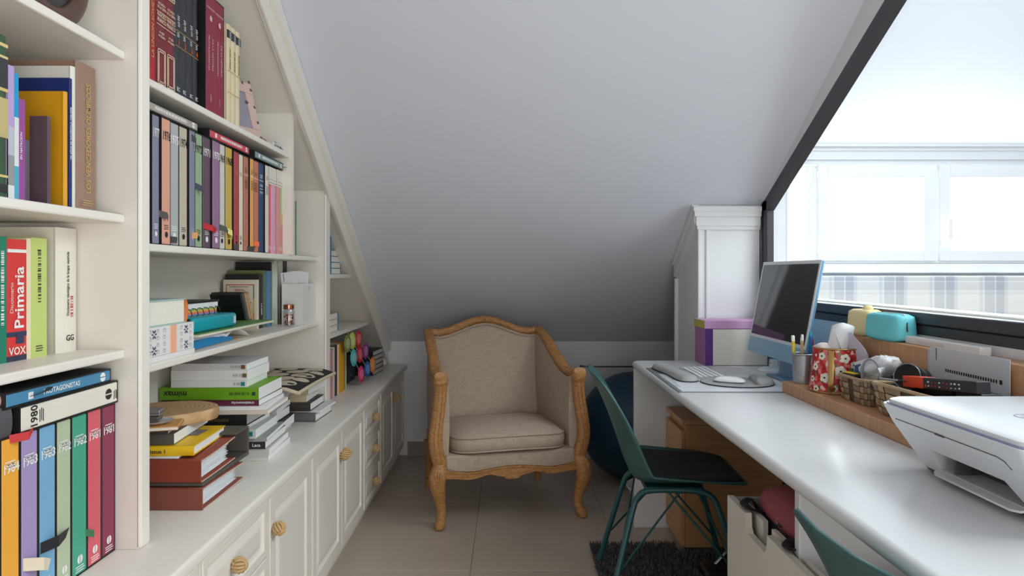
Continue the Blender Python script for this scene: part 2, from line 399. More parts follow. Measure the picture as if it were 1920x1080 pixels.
# slanted lining board and the moulded face trim under the ceiling
y0, y1 = 1.45, 4.40
s = MB(); s.prism([(y0, soff(y0)), (y1, soff(y1)), (y1, soff(y1)+0.02), (y0, soff(y0)+0.02)], XB, XF-0.004, 'x'); s.build('slanted_lining', WHITE, bc, rel=R)
for (xa, xb, lo, hi) in ((XF-0.004, XF+0.004, 0.155, 0.062), (XF+0.0, XF+0.010, 0.155, 0.132), (XF-0.004, XF+0.022, 0.064, 0.003)):
    t = MB(); t.prism([(y0-0.3, ceil_z(y0-0.3)-lo), (y1, ceil_z(y1)-lo), (y1, ceil_z(y1)-hi), (y0-0.3, ceil_z(y0-0.3)-hi)], xa, xb, 'x'); t.build('slanted_trim', WHITE, bc, rel=R)
SHELVES = [(0.40, 1.452, 1.623), (0.40, 1.452, 1.281), (0.40, 1.452, 0.9985), (0.40, 1.452, 1.96),
           (1.492, 2.537, 1.5956), (1.492, 2.92, 1.225), (1.492, 2.92, 0.9536),
           (2.99, 3.56, 1.152), (2.99, 4.0, 0.881)]
for a, b, z in SHELVES:
    s = MB()
    if a > 2.98:
        s.prism([(XB, a), (XS, a), (XS, b-0.02), (XS-0.012, b), (XB, b)], z-0.018, z, 'z')
    else:
        s.rbox(XB+0.0005, XS, a+0.0005, b-0.0005, z-0.018, z, 0.004, 2)
    s.build('shelf', WHITE, bc, rel=R)
MB().rbox(XF-0.02, XF, 4.34, 4.40, ZC, 0.63, 0.004, 1).build('end_block', WHITE, bc, rel=R)

# worktop
wt = MB(); wt.rbox(XL, XC, 0.3, 4.405, ZC-0.032, ZC-0.0005, 0.008, 3)
tag(wt.build('worktop', WHITE, rel=(-0.87, 2.35, ZC-0.032), smooth=40), 'long white lacquered worktop running under the bookcase', 'worktop').location = (-0.87, 2.35, ZC-0.032)
# rope knob mesh (ball knotted from cord)
def knot_mesh():
    k = MB(); R0 = 0.0158
    def arc(fn):
        k.tube([fn(t) for t in [-1.08+2.16*i/8 for i in range(9)]], [0.0016]+[0.0037]*7+[0.0016], 8)
    for face in range(6):
        for j in range(3):
            off = (-0.64+1.28*j/2)*math.pi/4
            def fn(t, face=face, off=off):
                a = t*math.pi/4
                lift = 1.0+0.10*math.cos(a*1.6)
                p = Vector((math.tan(a), math.tan(off), 1.0)) if face % 2 == 0 else Vector((math.tan(off), math.tan(a), 1.0))
                p = p.normalized()*R0*lift
                return {0: Vector((p.x, p.y, p.z)), 1: Vector((p.x, p.y, -p.z)), 2: Vector((p.z, p.x, p.y)), 3: Vector((-p.z, p.x, p.y)), 4: Vector((p.x, p.z, p.y)), 5: Vector((p.x, -p.z, p.y))}[face]
            arc(fn)
    k.lathe([(0.0, -R0), (R0*0.7, -R0*0.7), (R0, 0), (R0*0.7, R0*0.7), (0, R0)], 12)
    me = k.mesh(60); me.materials.append(mat((205, 170, 122), 0.8, 0.18, 160, 0.4, 900)); return me
KNOT = knot_mesh()
XD = -0.668
CABM = WHITE
def front_mesh(w, h, st, t=0.018):
    """raised-panel door or drawer front: lies in the y-z plane, faces +x"""
    b = MB()
    lv = [(0, -t), (0, -0.002), (0.002, 0), (st, 0), (st+0.004, -0.007), (st+0.012, -0.009), (st+0.030, -0.001), (st+0.036, 0.0)]
    rings = []
    for i, x in lv: rings.append([(x, i, i), (x, w-i, i), (x, w-i, h-i), (x, i, h-i)])
    b.rings(rings); return b
UNITS = [('cabinet of a raised panel door at the near end of the worktop', 1.08, 1.50, 'door', 1),
         ('drawer cabinet next to the single door, below the red binders', 1.50, 1.925, 'drawers', 0),
         ('single door cabinet beside the drawers, below the pile of catalogues', 1.925, 2.345, 'door', -1),
         ('double door cabinet with two rope knobs side by side', 2.345, 3.185, 'pair', 0),
         ('narrow cabinet of three drawers between two double door cabinets', 3.185, 3.60, 'drawers', 0),
         ('double door cabinet standing against the knee wall', 3.60, 4.405, 'pair', 0)]
for lab, a, b, kind, side in UNITS:
    cab = thing('base_cabinet', lab, 'cabinet', (-0.88, (a+b)/2, 0), group='cabinets under the worktop')
    rr = (-0.88, (a+b)/2, 0)
    body = MB(); body.box(XL+0.001, XD-0.019, a+0.0005, b-0.0005, 0.05, ZC-0.033); body.box(XD-0.019, XD-0.003, a+0.0005, b-0.0005, 0.532, ZC-0.033)
    body.box(XL+0.001, XD-0.03, a+0.0005, b-0.0005, 0.0, 0.05)
    body.box(XD-0.019, XD-0.004, a+0.0005, a+0.010, 0.05, 0.532); body.box(XD-0.019, XD-0.004, b-0.010, b-0.0005, 0.05, 0.532)
    body.build('carcass', CABM, cab, rel=rr)
    def knob(par, y, z): inst('rope_knob', KNOT, par, (XD+0.017-rr[0], y-rr[1], z), (random.random(), random.random()*3, random.random()))
    if kind == 'drawers':
        for z0, z1 in ((0.378, 0.530), (0.222, 0.374), (0.062, 0.218)):
            m_ = front_mesh(b-a-0.024, z1-z0, 0.022); m_.shift((XD-rr[0], a+0.012-rr[1], z0)); d = m_.build('drawer_front', CABM, cab)
            knob(d, (a+b)/2-(0.04 if b < 2 else 0.0), (z0+z1)/2)
    else:
        spans = [(a+0.012, b-0.012, side)] if kind == 'door' else [(a+0.012, (a+b)/2-0.002, 1), ((a+b)/2+0.002, b-0.012, -1)]
        for ya, yb, sd in spans:
            m_ = front_mesh(yb-ya, 0.468, 0.045); m_.shift((XD-rr[0], ya-rr[1], 0.062)); d = m_.build('door', CABM, cab)
            knob(d, yb-0.022 if sd == 1 else ya+0.022, 0.437)

# ============================================================ desk
ZD = 0.755; XD0, XD1, YD0, YD1 = 0.562, 1.163, 0.25, 3.188
DESKM = mat((220, 221, 223), 0.24, 0.01, 4, spec=0.55)
desk = thing('desk', 'long white desk with rounded edge along the glass partition', 'desk', ((XD0+XD1)/2, 1.7, 0))
rr = ((XD0+XD1)/2, 1.7, 0)
dt = MB()
prof = []
for i in range(7):
    a = math.pi/2+math.pi*i/6
    prof.append((0.016*math.cos(a), 0.016*math.sin(a)))
pts = [(XD0+0.016+x, ZD-0.016+z) for x, z in prof]+[(XD1, ZD-0.032), (XD1, ZD)]
dt.prism(pts, YD0, YD1-0.02, 'y')
for i in range(6):
    a0, a1 = math.pi/2*i/6, math.pi/2*(i+1)/6
    w0, w1 = 0.02*(1-math.cos(a1)), 0.02*math.sin(a1)
    k = 0.02*(1-math.sqrt(max(0, 1-((i+1)/6)**2)))
    pp = [(x+(k if x < XD0+0.3 else 0), z) for x, z in pts]
    dt.prism(pp, YD1-0.02+0.02*i/6, YD1-0.02+0.02*(i+1)/6, 'y')
dt.build('desk_top', DESKM, desk, rel=rr, smooth=40)
MB().rbox(XD0+0.006, XD1-0.02, 3.15, 3.178, 0, ZD-0.032, 0.002, 1).build('end_panel', DESKM, desk, rel=rr)
MB().rbox(0.625, XD1-0.03, 1.495, 1.52, 0.501, ZD-0.032, 0.002, 1).build('support_panel', DESKM, desk, rel=rr)
MB().rbox(XD1-0.02, XD1, 0.3, 3.15, 0.40, ZD-0.032, 0.002, 1).build('rear_rail', DESKM, desk, rel=rr)
# beech pedestal cabinet under the desk
BEECH = wood((180, 130, 86), (198, 150, 104), 0.45, (1.2, 1.2, 14), 5.0, 1.0)
BEECHH = wood((188, 138, 98), (204, 156, 116), 0.45, (1.2, 14, 1.2), 5.0, 1.0)
ped = thing('pedestal_cabinet', 'beech wood drawer pedestal standing under the white desk', 'cabinet', (0.92, 3.0, 0.0))
rr = (0.92, 3.0, 0.0)
MB().rbox(0.728, 1.13, 2.87, 3.145, 0.02, 0.528, 0.002, 1).build('carcass', BEECH, ped, rel=rr)
MB().rbox(0.712, 1.135, 2.862, 3.147, 0.530, 0.552, 0.002, 1).build('top_board', BEECHH, ped, rel=rr)
MB().rbox(0.710, 0.727, 2.868, 3.147, 0.38, 0.505, 0.002, 1).build('drawer_front', BEECHH, ped, rel=rr)
MB().rbox(0.710, 0.727, 2.868, 3.147, 0.025, 0.376, 0.002, 1).build('door', BEECH, ped, rel=rr)
for x in (0.75, 1.09):
    for y in (2.9, 3.11): MB().lathe([(0.018, 0.0), (0.018, 0.02)], 12, (x, y, 0.0)).build('foot', BLACK, ped, rel=rr)
# ============================================================ armchair
OAK = wood((150, 100, 52), (196, 146, 92), 0.5, (3, 3, 9), 11.0, 1.5)
LIN = linen((166, 148, 131), (198, 180, 162))
ac = thing('armchair', 'carved oak bergere armchair upholstered in beige linen', 'armchair', (0.0108, 3.231, 0), (0, 0, math.radians(14.3)))
def smooth_path(pts, n=4):
    P = [Vector(p) for p in pts]; out = []
    for i in range(len(P)-1):
        p0 = P[max(i-1, 0)]; p1 = P[i]; p2 = P[i+1]; p3 = P[min(i+2, len(P)-1)]
        for k in range(n):
            t = k/n
            out.append(0.5*((2*p1)+(p2-p0)*t+(2*p0-5*p1+4*p2-p3)*t*t+(3*p1-p0-3*p2+p3)*t**3))
    out.append(P[-1]); return out
def sweep(path, rad, n=4, seg=14, power=2.6, up=None):
    R4 = [(r[0], r[1], 0) if isinstance(r, tuple) else (r, r, 0) for r in rad]
    rr_ = [(v.x, v.y) for v in smooth_path(R4, n)]
    return MB().tube(smooth_path(path, n), rr_, seg, power=power, up=up)
def interp(tab, x):
    if x <= tab[0][0]: return tab[0][1]
    for (a, va), (b, vb) in zip(tab, tab[1:]):
        if x <= b:
            t = (x-a)/(b-a); t = t*t*(3-2*t); return va+(vb-va)*t
    return tab[-1][1]
RAIL = [(0, .687), (.05, .670), (.10, .666), (.17, .675), (.23, .692), (.30, .722), (.355, .748), (.42, .778), (.48, .803), (.54, .825), (.615, .838)]
TOPZ = [(0, .900), (.05, .894), (.09, .880), (.15, .858), (.20, .840), (.25, .831), (.31, .838)]
for s in (-1, 1):
    # cabriole front leg
    path = [(s*.328, .016, .30), (s*.340, .004, .262), (s*.350, -.010, .228), (s*.348, -.010, .185), (s*.337, .002, .13), (s*.329, .008, .08), (s*.330, .002, .045), (s*.338, -.016, .022), (s*.343, -.028, .012), (s*.345, -.034, .0)]
    sweep(path, [(.026, .026), (.034, .034), (.038, .038), (.034, .034), (.026, .026), (.021, .021), (.021, .021), (.024, .026), (.021, .024), (.014, .016)], up=(0, 1, 0)).build('leg', OAK, ac, 60)
    # carved leaf on the knee
    k = MB()
    for q in (-1, 0, 1): k.tube(smooth_path([(s*.35+q*.012, -.046, .262), (s*.352+q*.009, -.052, .235), (s*.35, -.044, .195)], 3), [.002, .004, .0045, .005, .004, .003, .001][:7], 6)
    k.build('knee_carving', OAK, ac, 60)
    # rear leg
    sweep([(s*.298, .560, .32), (s*.300, .572, .22), (s*.304, .590, .12), (s*.310, .615, .0)], [.024, .024, .020, .016], up=(0, 1, 0)).build('leg', OAK, ac, 60)
    # front arm post with scroll
    path = [(s*.330, .016, .270), (s*.344, .006, .32), (s*.355, .0, .375), (s*.356, .0, .42), (s*.347, .004, .49), (s*.337, .010, .56), (s*.332, .012, .63), (s*.332, .004, .668), (s*.333, -.008, .690)]
    sweep(path, [(.032, .030), (.031, .028), (.031, .028), (.030, .027), (.029, .026), (.029, .026), (.030, .027), (.034, .033), (.030, .024)], up=(0, 1, 0)).build('arm_post', OAK, ac, 60)
    g = MB()
    for q in (-1, 1): g.tube(smooth_path([(p[0]+q*.009, p[1]-.0270, p[2]) for p in path[:-1]], 3), .0028, 6)
    g.build('moulding', OAK, ac, 60)
    # wing rail
    path = [(s*(.333-.022*y/.6), y+(-.012 if y == 0 else 0), z) for y, z in RAIL]
    sweep(path, [(.030, .022)]+[(.027, .020)]*(len(path)-2)+[(.024, .024)], up=(0, 0, 1)).build('arm_rail', OAK, ac, 60)
    g = MB(); g.tube(smooth_path([(p[0]-s*.008, p[1], p[2]+.0195) for p in path[1:]], 3), .003, 6); g.tube(smooth_path([(p[0]+s*.010, p[1], p[2]+.0185) for p in path[1:]], 3), .003, 6); g.build('moulding', OAK, ac, 60)
    # side rail of the seat frame
    n = 16; lo = []; hi = []
    for i in range(n+1):
        y = .02+.54*i/n; lo.append((y, .222+.016*math.sin(math.pi*i/n)+.006*math.cos(6*math.pi*i/n))); hi.append((y, .275))
    MB().prism(lo+hi[::-1], s*.312, s*.338, 'x').build('side_rail', OAK, ac)
    # upholstered side, padded inside, flat outside
    def side(u, v, s=s):
        # u around: 0..0.5 inside, 0.5..1 outside ; v along depth
        y = .022+.585*v
        top = interp(RAIL, y)-.012
        if u <= 0.5:
            t = u/0.5; z = .27+(top-.27)*t
            b = .020*math.sin(math.pi*min(1, t))**.5*math.sin(math.pi*(.1+.8*v))**.5
            x = .300-.012*v-b
        else:
            t = (u-.5)/.5; z = top+(.262-top)*t
            b = .008*math.sin(math.pi*t)
            x = .326-.018*v+b
        return (s*x, y, z)
    sd = MB(); sd.rings([[side(k/28, v/18) for k in range(28)] for v in range(19)]); sd.build('side_upholstery', LIN, ac, 50)
    wl = MB(); wl.tube(smooth_path([(s*(.306-.012*y/.6), y, interp(RAIL, y)-.018) for y in (.03, .1, .2, .3, .4, .5, .57)], 3), .0035, 6); wl.build('welt', LIN, ac, 60)
# serpentine front rail
n = 40; lo = []; hi = []
for i in range(n+1):
    x = -.325+.65*i/n; a = abs(x)/.325
    lo.append((x, .222-.014*math.exp(-(a/.18)**2)-.010*math.exp(-((a-.62)/.16)**2)+.008*math.exp(-((a-.34)/.1)**2)))
    hi.append((x, .252+.012*math.exp(-(a/.35)**2)-.006*math.exp(-((a-.6)/.15)**2)+.014*math.exp(-((a-1)/.1)**2)))
MB().prism(lo+hi[::-1], -.014, .022, 'y').build('front_rail', OAK, ac)
g = MB(); g.tube([(x, -.015, z+.006) for x, z in lo], .005, 6); g.tube([(x, -.014, z-.006) for x, z in hi], .004, 6); g.build('moulding', OAK, ac, 60)
g = MB()
for k in range(7):
    a = math.radians(-75+25*k); g.tube([(0, -.018, .206), (.022*math.sin(a), -.022, .206+.012*math.cos(a)), (.036*math.sin(a), -.018, .206+.018*math.cos(a))], [.003, .0045, .002], 6)
g.build('shell_carving', OAK, ac, 60)
# crest rail with carving
path = []
for i in range(21):
    x = -.31+.62*i/20; path.append((x, .612+.018*(1-(x/.31)**2), interp(TOPZ, abs(x))))
MB().tube(path, [(.024, .022)]*21, 14, power=2.6, up=(0, 0, 1)).build('top_rail', OAK, ac, 60)
g = MB()
g.tube([(x, y-.020, z-.006) for x, y, z in path], .004, 6); g.tube([(x, y-.015, z+.013) for x, y, z in path], .003, 6); g.build('moulding', OAK, ac, 60)
g = MB()
for k in range(9):
    a = math.radians(-80+20*k); g.tube([(0, .604, .892), (.030*math.sin(a), .600, .892+.010*math.cos(a)), (.055*math.sin(a), .606, .890+.016*math.cos(a))], [.004, .006, .002], 6)
for s in (-1, 1):
    for q in range(3): g.tube([(s*(.05+.03*q), .606, .892-.008*q), (s*(.075+.03*q), .602, .884-.010*q), (s*(.09+.03*q), .607, .874-.012*q)], [.002, .0055, .002], 6)
g.build('crest_carving', OAK, ac, 60)
# padded back (inside and outside in one closed shell)
def back(u, v):
    x = -.300+.600*v
    top = interp(TOPZ, abs(x))-.016
    e = math.sin(math.pi*(.06+.88*v))**.5
    if u <= .5:
        t = u/.5; z = .28+(top-.28)*t
        return (x, .500+.105*(z-.28)/.6-.030*e*math.sin(math.pi*min(1, .12+.80*t))**.6, z)
    t = (u-.5)/.5; z = top+(.28-top)*t
    return (x, .545+.085*(z-.28)/.6+.012*e*math.sin(math.pi*t), z)
MB().rings([[back(k/32, v/24) for k in range(32)] for v in range(25)]).build('back_upholstery', LIN, ac, 50)
MB().tube([(x*.95, .578, interp(TOPZ, abs(x))-.024) for x, y, z in path], .0035, 6).build('welt', LIN, ac, 60)
# upholstered seat base
sb = MB(); sb.rbox(-.312, .312, -.008, .54, .240, .325, .014, 3); sb.build('seat_base', LIN, ac, 50)
MB().tube([(-.305, -.011, .268+.0)]+[(x*.94, -.012, z+.006) for x, z in hi[1:-1]]+[(.305, -.011, .268)], .0035, 6).build('welt', LIN, ac, 60)
# loose cushion
def sq(a, b, cx, cy, z, n=48, p=5.0, zf=None):
    out = []
    for k in range(n):
        t = 2*math.pi*k/n; c, s_ = math.cos(t), math.sin(t)
        x = cx+a*math.copysign(abs(c)**(2/p), c); y = cy+b*math.copysign(abs(s_)**(2/p), s_)
        out.append((x, y, z+(zf(x, y) if zf else 0)))
    return out
def bow(x, y): return .010*(1-(x/.29)**2)*(-(y-.23)/.26)*.8
ca, cb_, cy_ = .288, .262, .232
cu = MB(); rg = []
for sc, z in ((.0001, .326), (.90, .326), (.955, .330), (.985, .342), (1.0, .362), (.99, .384), (.965, .398), (.90, .408), (.7, .424), (.45, .434), (.2, .439), (.0001, .440)):
    rg.append(sq(ca*sc, cb_*sc, 0, cy_, z, zf=bow))
cu.rings(rg); cush = cu.build('seat_cushion', LIN, ac, 60)
for sc, z in ((.972, .397), (.965, .332)):
    p = MB(); p.tube(sq(ca*sc*1.012, cb_*sc*1.012, 0, cy_, z, zf=bow), .004, 6, closed=True); p.build('piping', LIN, cush, 60)

# ============================================================ teal shell chairs
TEAL = mat((52, 92, 92), 0.38, 0.04, 6, spec=0.45); TEALM = mat((38, 84, 88), 0.4, 0.04, 8); PADM = mat((34, 36, 38), 0.75, 0.1, 30, 0.2, 300)
PROF = [(.245, .432), (.215, .436), (.16, .428), (.06, .418), (-.04, .413), (-.10, .418), (-.135, .440), (-.155, .480), (-.178, .55), (-.208, .635), (-.242, .715), (-.270, .772), (-.283, .798)]
HW = [.150, .185, .205, .215, .218, .218, .216, .212, .205, .196, .183, .165, .120]
DEP = [.0, .006, .022, .040, .052, .058, .062, .060, .052, .042, .030, .018, .008]
def shell_pt(s, t, lift=0.0, ws=1.0):
    k = s*(len(PROF)-1); i = min(int(k), len(PROF)-2); f_ = k-i
    def cr(arr):
        p0, p1, p2, p3 = arr[max(i-1, 0)], arr[i], arr[i+1], arr[min(i+2, len(arr)-1)]
        return .5*(2*p1+(p2-p0)*f_+(2*p0-5*p1+4*p2-p3)*f_*f_+(3*p1-p0-3*p2+p3)*f_**3)
    X, Z, W, D = cr([p[0] for p in PROF]), cr([p[1] for p in PROF]), cr(HW)*ws, cr(DEP)
    i0, i1 = max(0, min(int(round(k))-1, len(PROF)-3)), 0
    a, b = PROF[max(i-0, 0)], PROF[i+1]
    if i+2 < len(PROF): n2 = Vector((PROF[i+2][0]-PROF[i+1][0], 0, PROF[i+2][1]-PROF[i+1][1])).normalized()
    else: n2 = Vector((b[0]-a[0], 0, b[1]-a[1])).normalized()
    n1 = Vector((b[0]-a[0], 0, b[1]-a[1])).normalized()
    tg = (n1*(1-f_)+n2*f_).normalized()
    N = Vector((tg.z, 0, -tg.x))      # towards the sitter
    if N.z < 0 and N.x < 0: N = -N
    d = D*(max(0.0, abs(t)-.35)/.65)**1.15+lift
    return (X+N.x*d, t*W, Z+N.z*d)
def make_chair():
    ch = thing('shell_chair', 'x', 'chair')
    b = MB(); b.grid(lambda u, v: shell_pt(v, -1+2*u), 22, 40)
    b.build('shell', TEAL, ch, 35, thick=.007)
    pd = MB(); pd.grid(lambda u, v: shell_pt(.06+.42*v, (-1+2*u)*.86, .007+.010*math.sin(math.pi*u)**.4*math.sin(math.pi*v)**.4), 14, 16)
    pd.build('seat_pad', PADM, ch, 50, thick=.006)
    for s in (-1, 1):
        zt = .400
        leg = [(-.235, s*.215, 0.0), (-.19, s*.18, .17), (-.145, s*.150, .335), (-.125, s*.138, .378), (-.09, s*.130, .398), (0, s*.128, .402), (.09, s*.130, .398), (.13, s*.138, .378), (.15, s*.150, .335), (.20, s*.18, .17), (.245, s*.215, 0.0)]
        MB().tube(smooth_path(leg, 5), .0105, 10).build('leg_frame', TEALM, ch, 60)
        for q in (-1, 1):
            MB().lathe([(.012, 0), (.0125, .012), (.011, .014)], 12, (q*.24-(-.005 if q < 0 else -.005), s*.215, 0)).build('foot_cap', BLACK, ch, 60)
    w = MB()
    for a, b in (((-.20, -.187, .13), (.02, -.128, .395)), ((.208, -.187, .13), (-.02, -.128, .395)), ((-.20, .187, .13), (.02, .128, .395)), ((.208, .187, .13), (-.02, .128, .395)),
                 ((-.20, -.187, .13), (-.10, .13, .39)), ((-.20, .187, .13), (-.10, -.13, .39)), ((.208, -.187, .13), (.10, .13, .39)), ((.208, .187, .13), (.10, -.13, .39))):
        w.tube([a, b], .0042, 6)
    w.build('brace_wires', TEALM, ch, 60)
    pl = MB(); pl.rbox(-.10, .10, -.135, .135, .396, .412, .004, 1); pl.build('mount_plate', TEALM, ch)
    return ch
def copy_tree(o, parent=None):
    c = o.copy(); C.objects.link(c); c.parent = parent
    for k in list(o.children): copy_tree(k, c)
    return c
ch1 = make_chair(); ch1.location = (0.575, 2.52, 0.008); ch1.rotation_euler = (0, 0, math.radians(-3))
ch1['label'] = 'teal moulded shell chair standing on the grey shaggy rug'; ch1['group'] = 'teal chairs at the desk'
ch2 = copy_tree(ch1); ch2.location = (0.718, 0.95, 0.0); ch2.rotation_euler = (0, 0, math.radians(4))
ch2['label'] = 'teal moulded shell chair drawn up to the desk in front of the printer'

# ============================================================ ball, board, low basket, rug
bl = MB(); rB = .30
bl.lathe([(rB*math.sin(math.pi*i/40), -rB*math.cos(math.pi*i/40)+.0015*math.sin(i*2.4)) for i in range(41)], 56)
bo = bl.build('exercise_ball', mat((10, 52, 74), 0.42, 0.08, 5), None, 60); bo.location = (.698, 3.90, .30)
tag(bo, 'dark blue exercise ball wedged between armchair and desk end', 'exercise ball')
wb = thing('whiteboard', 'white board with black side frame leaning on the knee wall', 'board', (.66, 4.33, 0), (math.radians(-3), 0, 0))
MB().rbox(-.20, .20, 0, .012, 0.0, .565, .002, 1).build('panel', mat((205, 203, 200), .5, .02), wb)
for x in (-.206, .206): MB().rbox(x-.011, x+.011, -.008, .016, 0, .578, .003, 1).build('side_frame', BLACK, wb)
MB().rbox(-.20, .20, -.004, .014, .566, .573, .002, 1).build('top_frame', mat((90, 90, 92), .3, .02, metal=.8), wb)
lb = thing('storage_bin', 'low white perforated plastic bin behind the desk end panel', 'bin', (.725, 3.345, 0))
b = MB(); b.lathe([(.0, .004), (.10, .004), (.155, .125), (.160, .128), (.158, .134), (.150, .128), (.098, .008), (.0, .008)], 40); b.build('body', mat((215, 213, 210), .5, .02), lb, 40)
b = MB()
for r_ in range(5):
    for k in range(44):
        a = 2*math.pi*(k+.5*(r_ % 2))/44; z = .035+.018*r_; rad = .10+.055*(z-.004)/.121+.0006
        n_ = Vector((math.cos(a), math.sin(a), -.4)).normalized(); t_ = Vector((-math.sin(a), math.cos(a), 0)); u_ = n_.cross(t_); c_ = Vector((rad*math.cos(a), rad*math.sin(a), z))
        b.add([c_+t_*.003*math.cos(q*math.pi/3)+u_*.003*math.sin(q*math.pi/3) for q in range(6)], [tuple(range(6))])
po = b.build('perforations', mat((120, 118, 116), .8), lb, fix=False); po['kind'] = 'stuff'
# shaggy rug
rug = thing('shaggy_rug', 'dark grey shaggy rug under the teal chair', 'rug', (.68, 2.45, 0))
rp = [(.345, 2.0), (1.06, 2.0), (1.06, 2.855), (.70, 2.855), (.70, 2.925), (.345, 2.925)]
MB().prism([(x-.68, y-2.45) for x, y in rp], 0.0005, .008, 'z').build('backing', mat((70, 68, 68), .95), rug)
pile = MB()
rnd = random.Random(3)
for i in range(26000):
    x = rnd.uniform(.340, 1.065); y = 2.0+(.93)*rnd.random()
    if x > .695 and y > 2.85: continue
    L = rnd.uniform(.022, .036); a = rnd.uniform(0, 6.283); ln = rnd.uniform(.3, 1.1)
    dx, dy = math.cos(a)*L*ln*.7, math.sin(a)*L*ln*.7
    px_, py_ = -math.sin(a)*.0022, math.cos(a)*.0022
    x -= .68; y -= 2.45; h_ = .006
    tz = L*max(.35, 1-.45*ln)
    pile.add([(x-px_, y-py_, h_), (x+px_, y+py_, h_), (x+dx*.5+px_, y+dy*.5+py_, h_+tz*.75), (x+dx*.5-px_, y+dy*.5-py_, h_+tz*.75), (x+dx, y+dy, h_+tz)], [(0, 1, 2, 3), (3, 2, 4)])
po = pile.build('pile', mat((88, 86, 86), .9, .35, 120), rug, fix=False); po['kind'] = 'stuff'

# ============================================================ white drawer with bag, under the desk
sd = thing('storage_crate', 'white wheeled storage crate with notched front under the desk', 'crate', (.85, 1.57, 0))
rr = (.85, 1.57, 0); GW = mat((214, 208, 198), .45, .02)
fx = .600; fy0, fy1, fz = 1.20, 1.907, .548
n0, n1 = 1.615, 1.765
fp = [(fy0, .03), (fy1, .03), (fy1, fz), (n1, fz), (n1-.004, fz-.035), (n1-.016, fz-.047), (n0+.016, fz-.047), (n0+.004, fz-.035), (n0, fz), (fy0, fz)]
MB().prism(fp, fx, fx+.017, 'x').build('front_panel', GW, sd, rel=rr)
ip = [(fy0, .04), (fy1-.004, .04), (fy1-.004, fz-.004), (n1-.045, fz-.004), (n1-.045, fz-.0041), (fy0, fz-.004)]
b = MB(); b.box(fx+.030, fx+.042, fy0, fy1-.004, .04, fz-.052); b.box(fx+.030, fx+.042, fy0, n1-.10, fz-.052, fz-.004); b.box(fx+.030, fx+.042, n1-.045, fy1-.004, fz-.052, fz-.004)
b.build('inner_wall', GW, sd, rel=rr)
b = MB(); b.box(fx+.017, 1.10, fy1-.018, fy1-.003, .03, fz-.003); b.box(1.085, 1.10, fy0, fy1-.018, .03, fz-.003); b.box(fx+.042, 1.085, fy0, fy1-.018, .42, .435)
b.box(fx+.017, 1.10, fy0, fy0+.016, .03, fz-.003); b.build('drawer_box', mat((176, 168, 162), .5, .02), sd, rel=rr)
MB().rbox(.643, 1.084, 1.22, 1.525, .486, .50, .002, 1).build('shelf_board', GW, sd, rel=rr)
for x in (.66, 1.05):
    for y in (1.24, 1.86): MB().lathe([(.0, 0), (.016, .001), (.018, .015), (.016, .029), (0, .03)], 12, (x, y, 0)).build('wheel', BLACK, sd, 50, rel=rr)
bag = thing('gym_bag', 'black and dusty pink soft bag lying in the open white drawer', 'bag', (.742, 1.705, .436))
def pillow(a, b, h, p=3.0, z0=0.0, sag=0.0, n=40):
    rg = []
    for i in range(9):
        t = i/8; sc = max(.001, math.sin(math.pi*min(.98, .02+.96*t))**.45); rg.append(sq(a*sc, b*sc, 0, 0, z0+h*t, n, p, (lambda x, y: -sag*(x/a)**2) if sag else None))
    return MB().rings(rg)
pk = mat((150, 72, 84), .7, .06, 12, .3, 60); bk = mat((26, 26, 28), .75, .15, 20, .3, 80)
pillow(.095, .165, .125, 4).build('body', bk, bag, 60)
b = pillow(.055, .150, .105, 3.5); b.xf(Matrix.Translation((-.025, .0, .078)) @ Matrix.Rotation(math.radians(-14), 4, 'Y')); b.build('pink_panel', pk, bag, 60)
b = pillow(.022, .150, .12, 3); b.xf(Matrix.Translation((.048, -.01, .082)) @ Matrix.Rotation(math.radians(-18), 4, 'Y')); b.build('pocket', pk, bag, 60)
for q in (0, 1):
    st = smooth_path([(-.075, .14-.26*q, .085), (-.095, .15-.28*q, .118), (-.128, .11-.28*q, .121), (-.125, .07-.26*q, .120), (-.085, .08-.21*q, .105)], 4)
    MB().tube(st, [(.011, .003)]*len(st), 8, up=(0, 0, 1)).build('strap', BLACK, bag, 60)
MB().tube(smooth_path([(-.075, -.02, .115), (-.09, -.05, .118), (-.098, -.03, .112), (-.10, -.09, .095), (-.098, -.12, .10)], 4), .003, 6).build('drawstring', BLACK, bag, 60)
mt = MB()
for q in range(3): mt.tube([(-.080-.006*q, -.02-.008*q, .112), (-.086-.006*q, -.022-.006*q, .134-.004*q)], .0015, 6)
mt.build('metal_tip', mat((210, 210, 212), .25, .02, metal=1), bag)
# chrome tube with rubber foot beside the pedestal
ct = thing('chrome_stand', 'chrome tube stand with black base leaning by the beech pedestal', 'stand', (.80, 2.62, .012))
CHR = mat((205, 205, 210), .12, .02, metal=1)
b = MB(); b.tube([(-.02, 0, .045), (.12, .03, .175)], .0065, 12); b.tube([(-.02, .014, .04), (.12, .044, .17)], .0045, 12); b.build('tube', CHR, ct, 60)
b = MB(); b.rbox(-.075, .02, -.05, .05, 0, .04, .014, 3); b.build('base', BLACK, ct, 50)
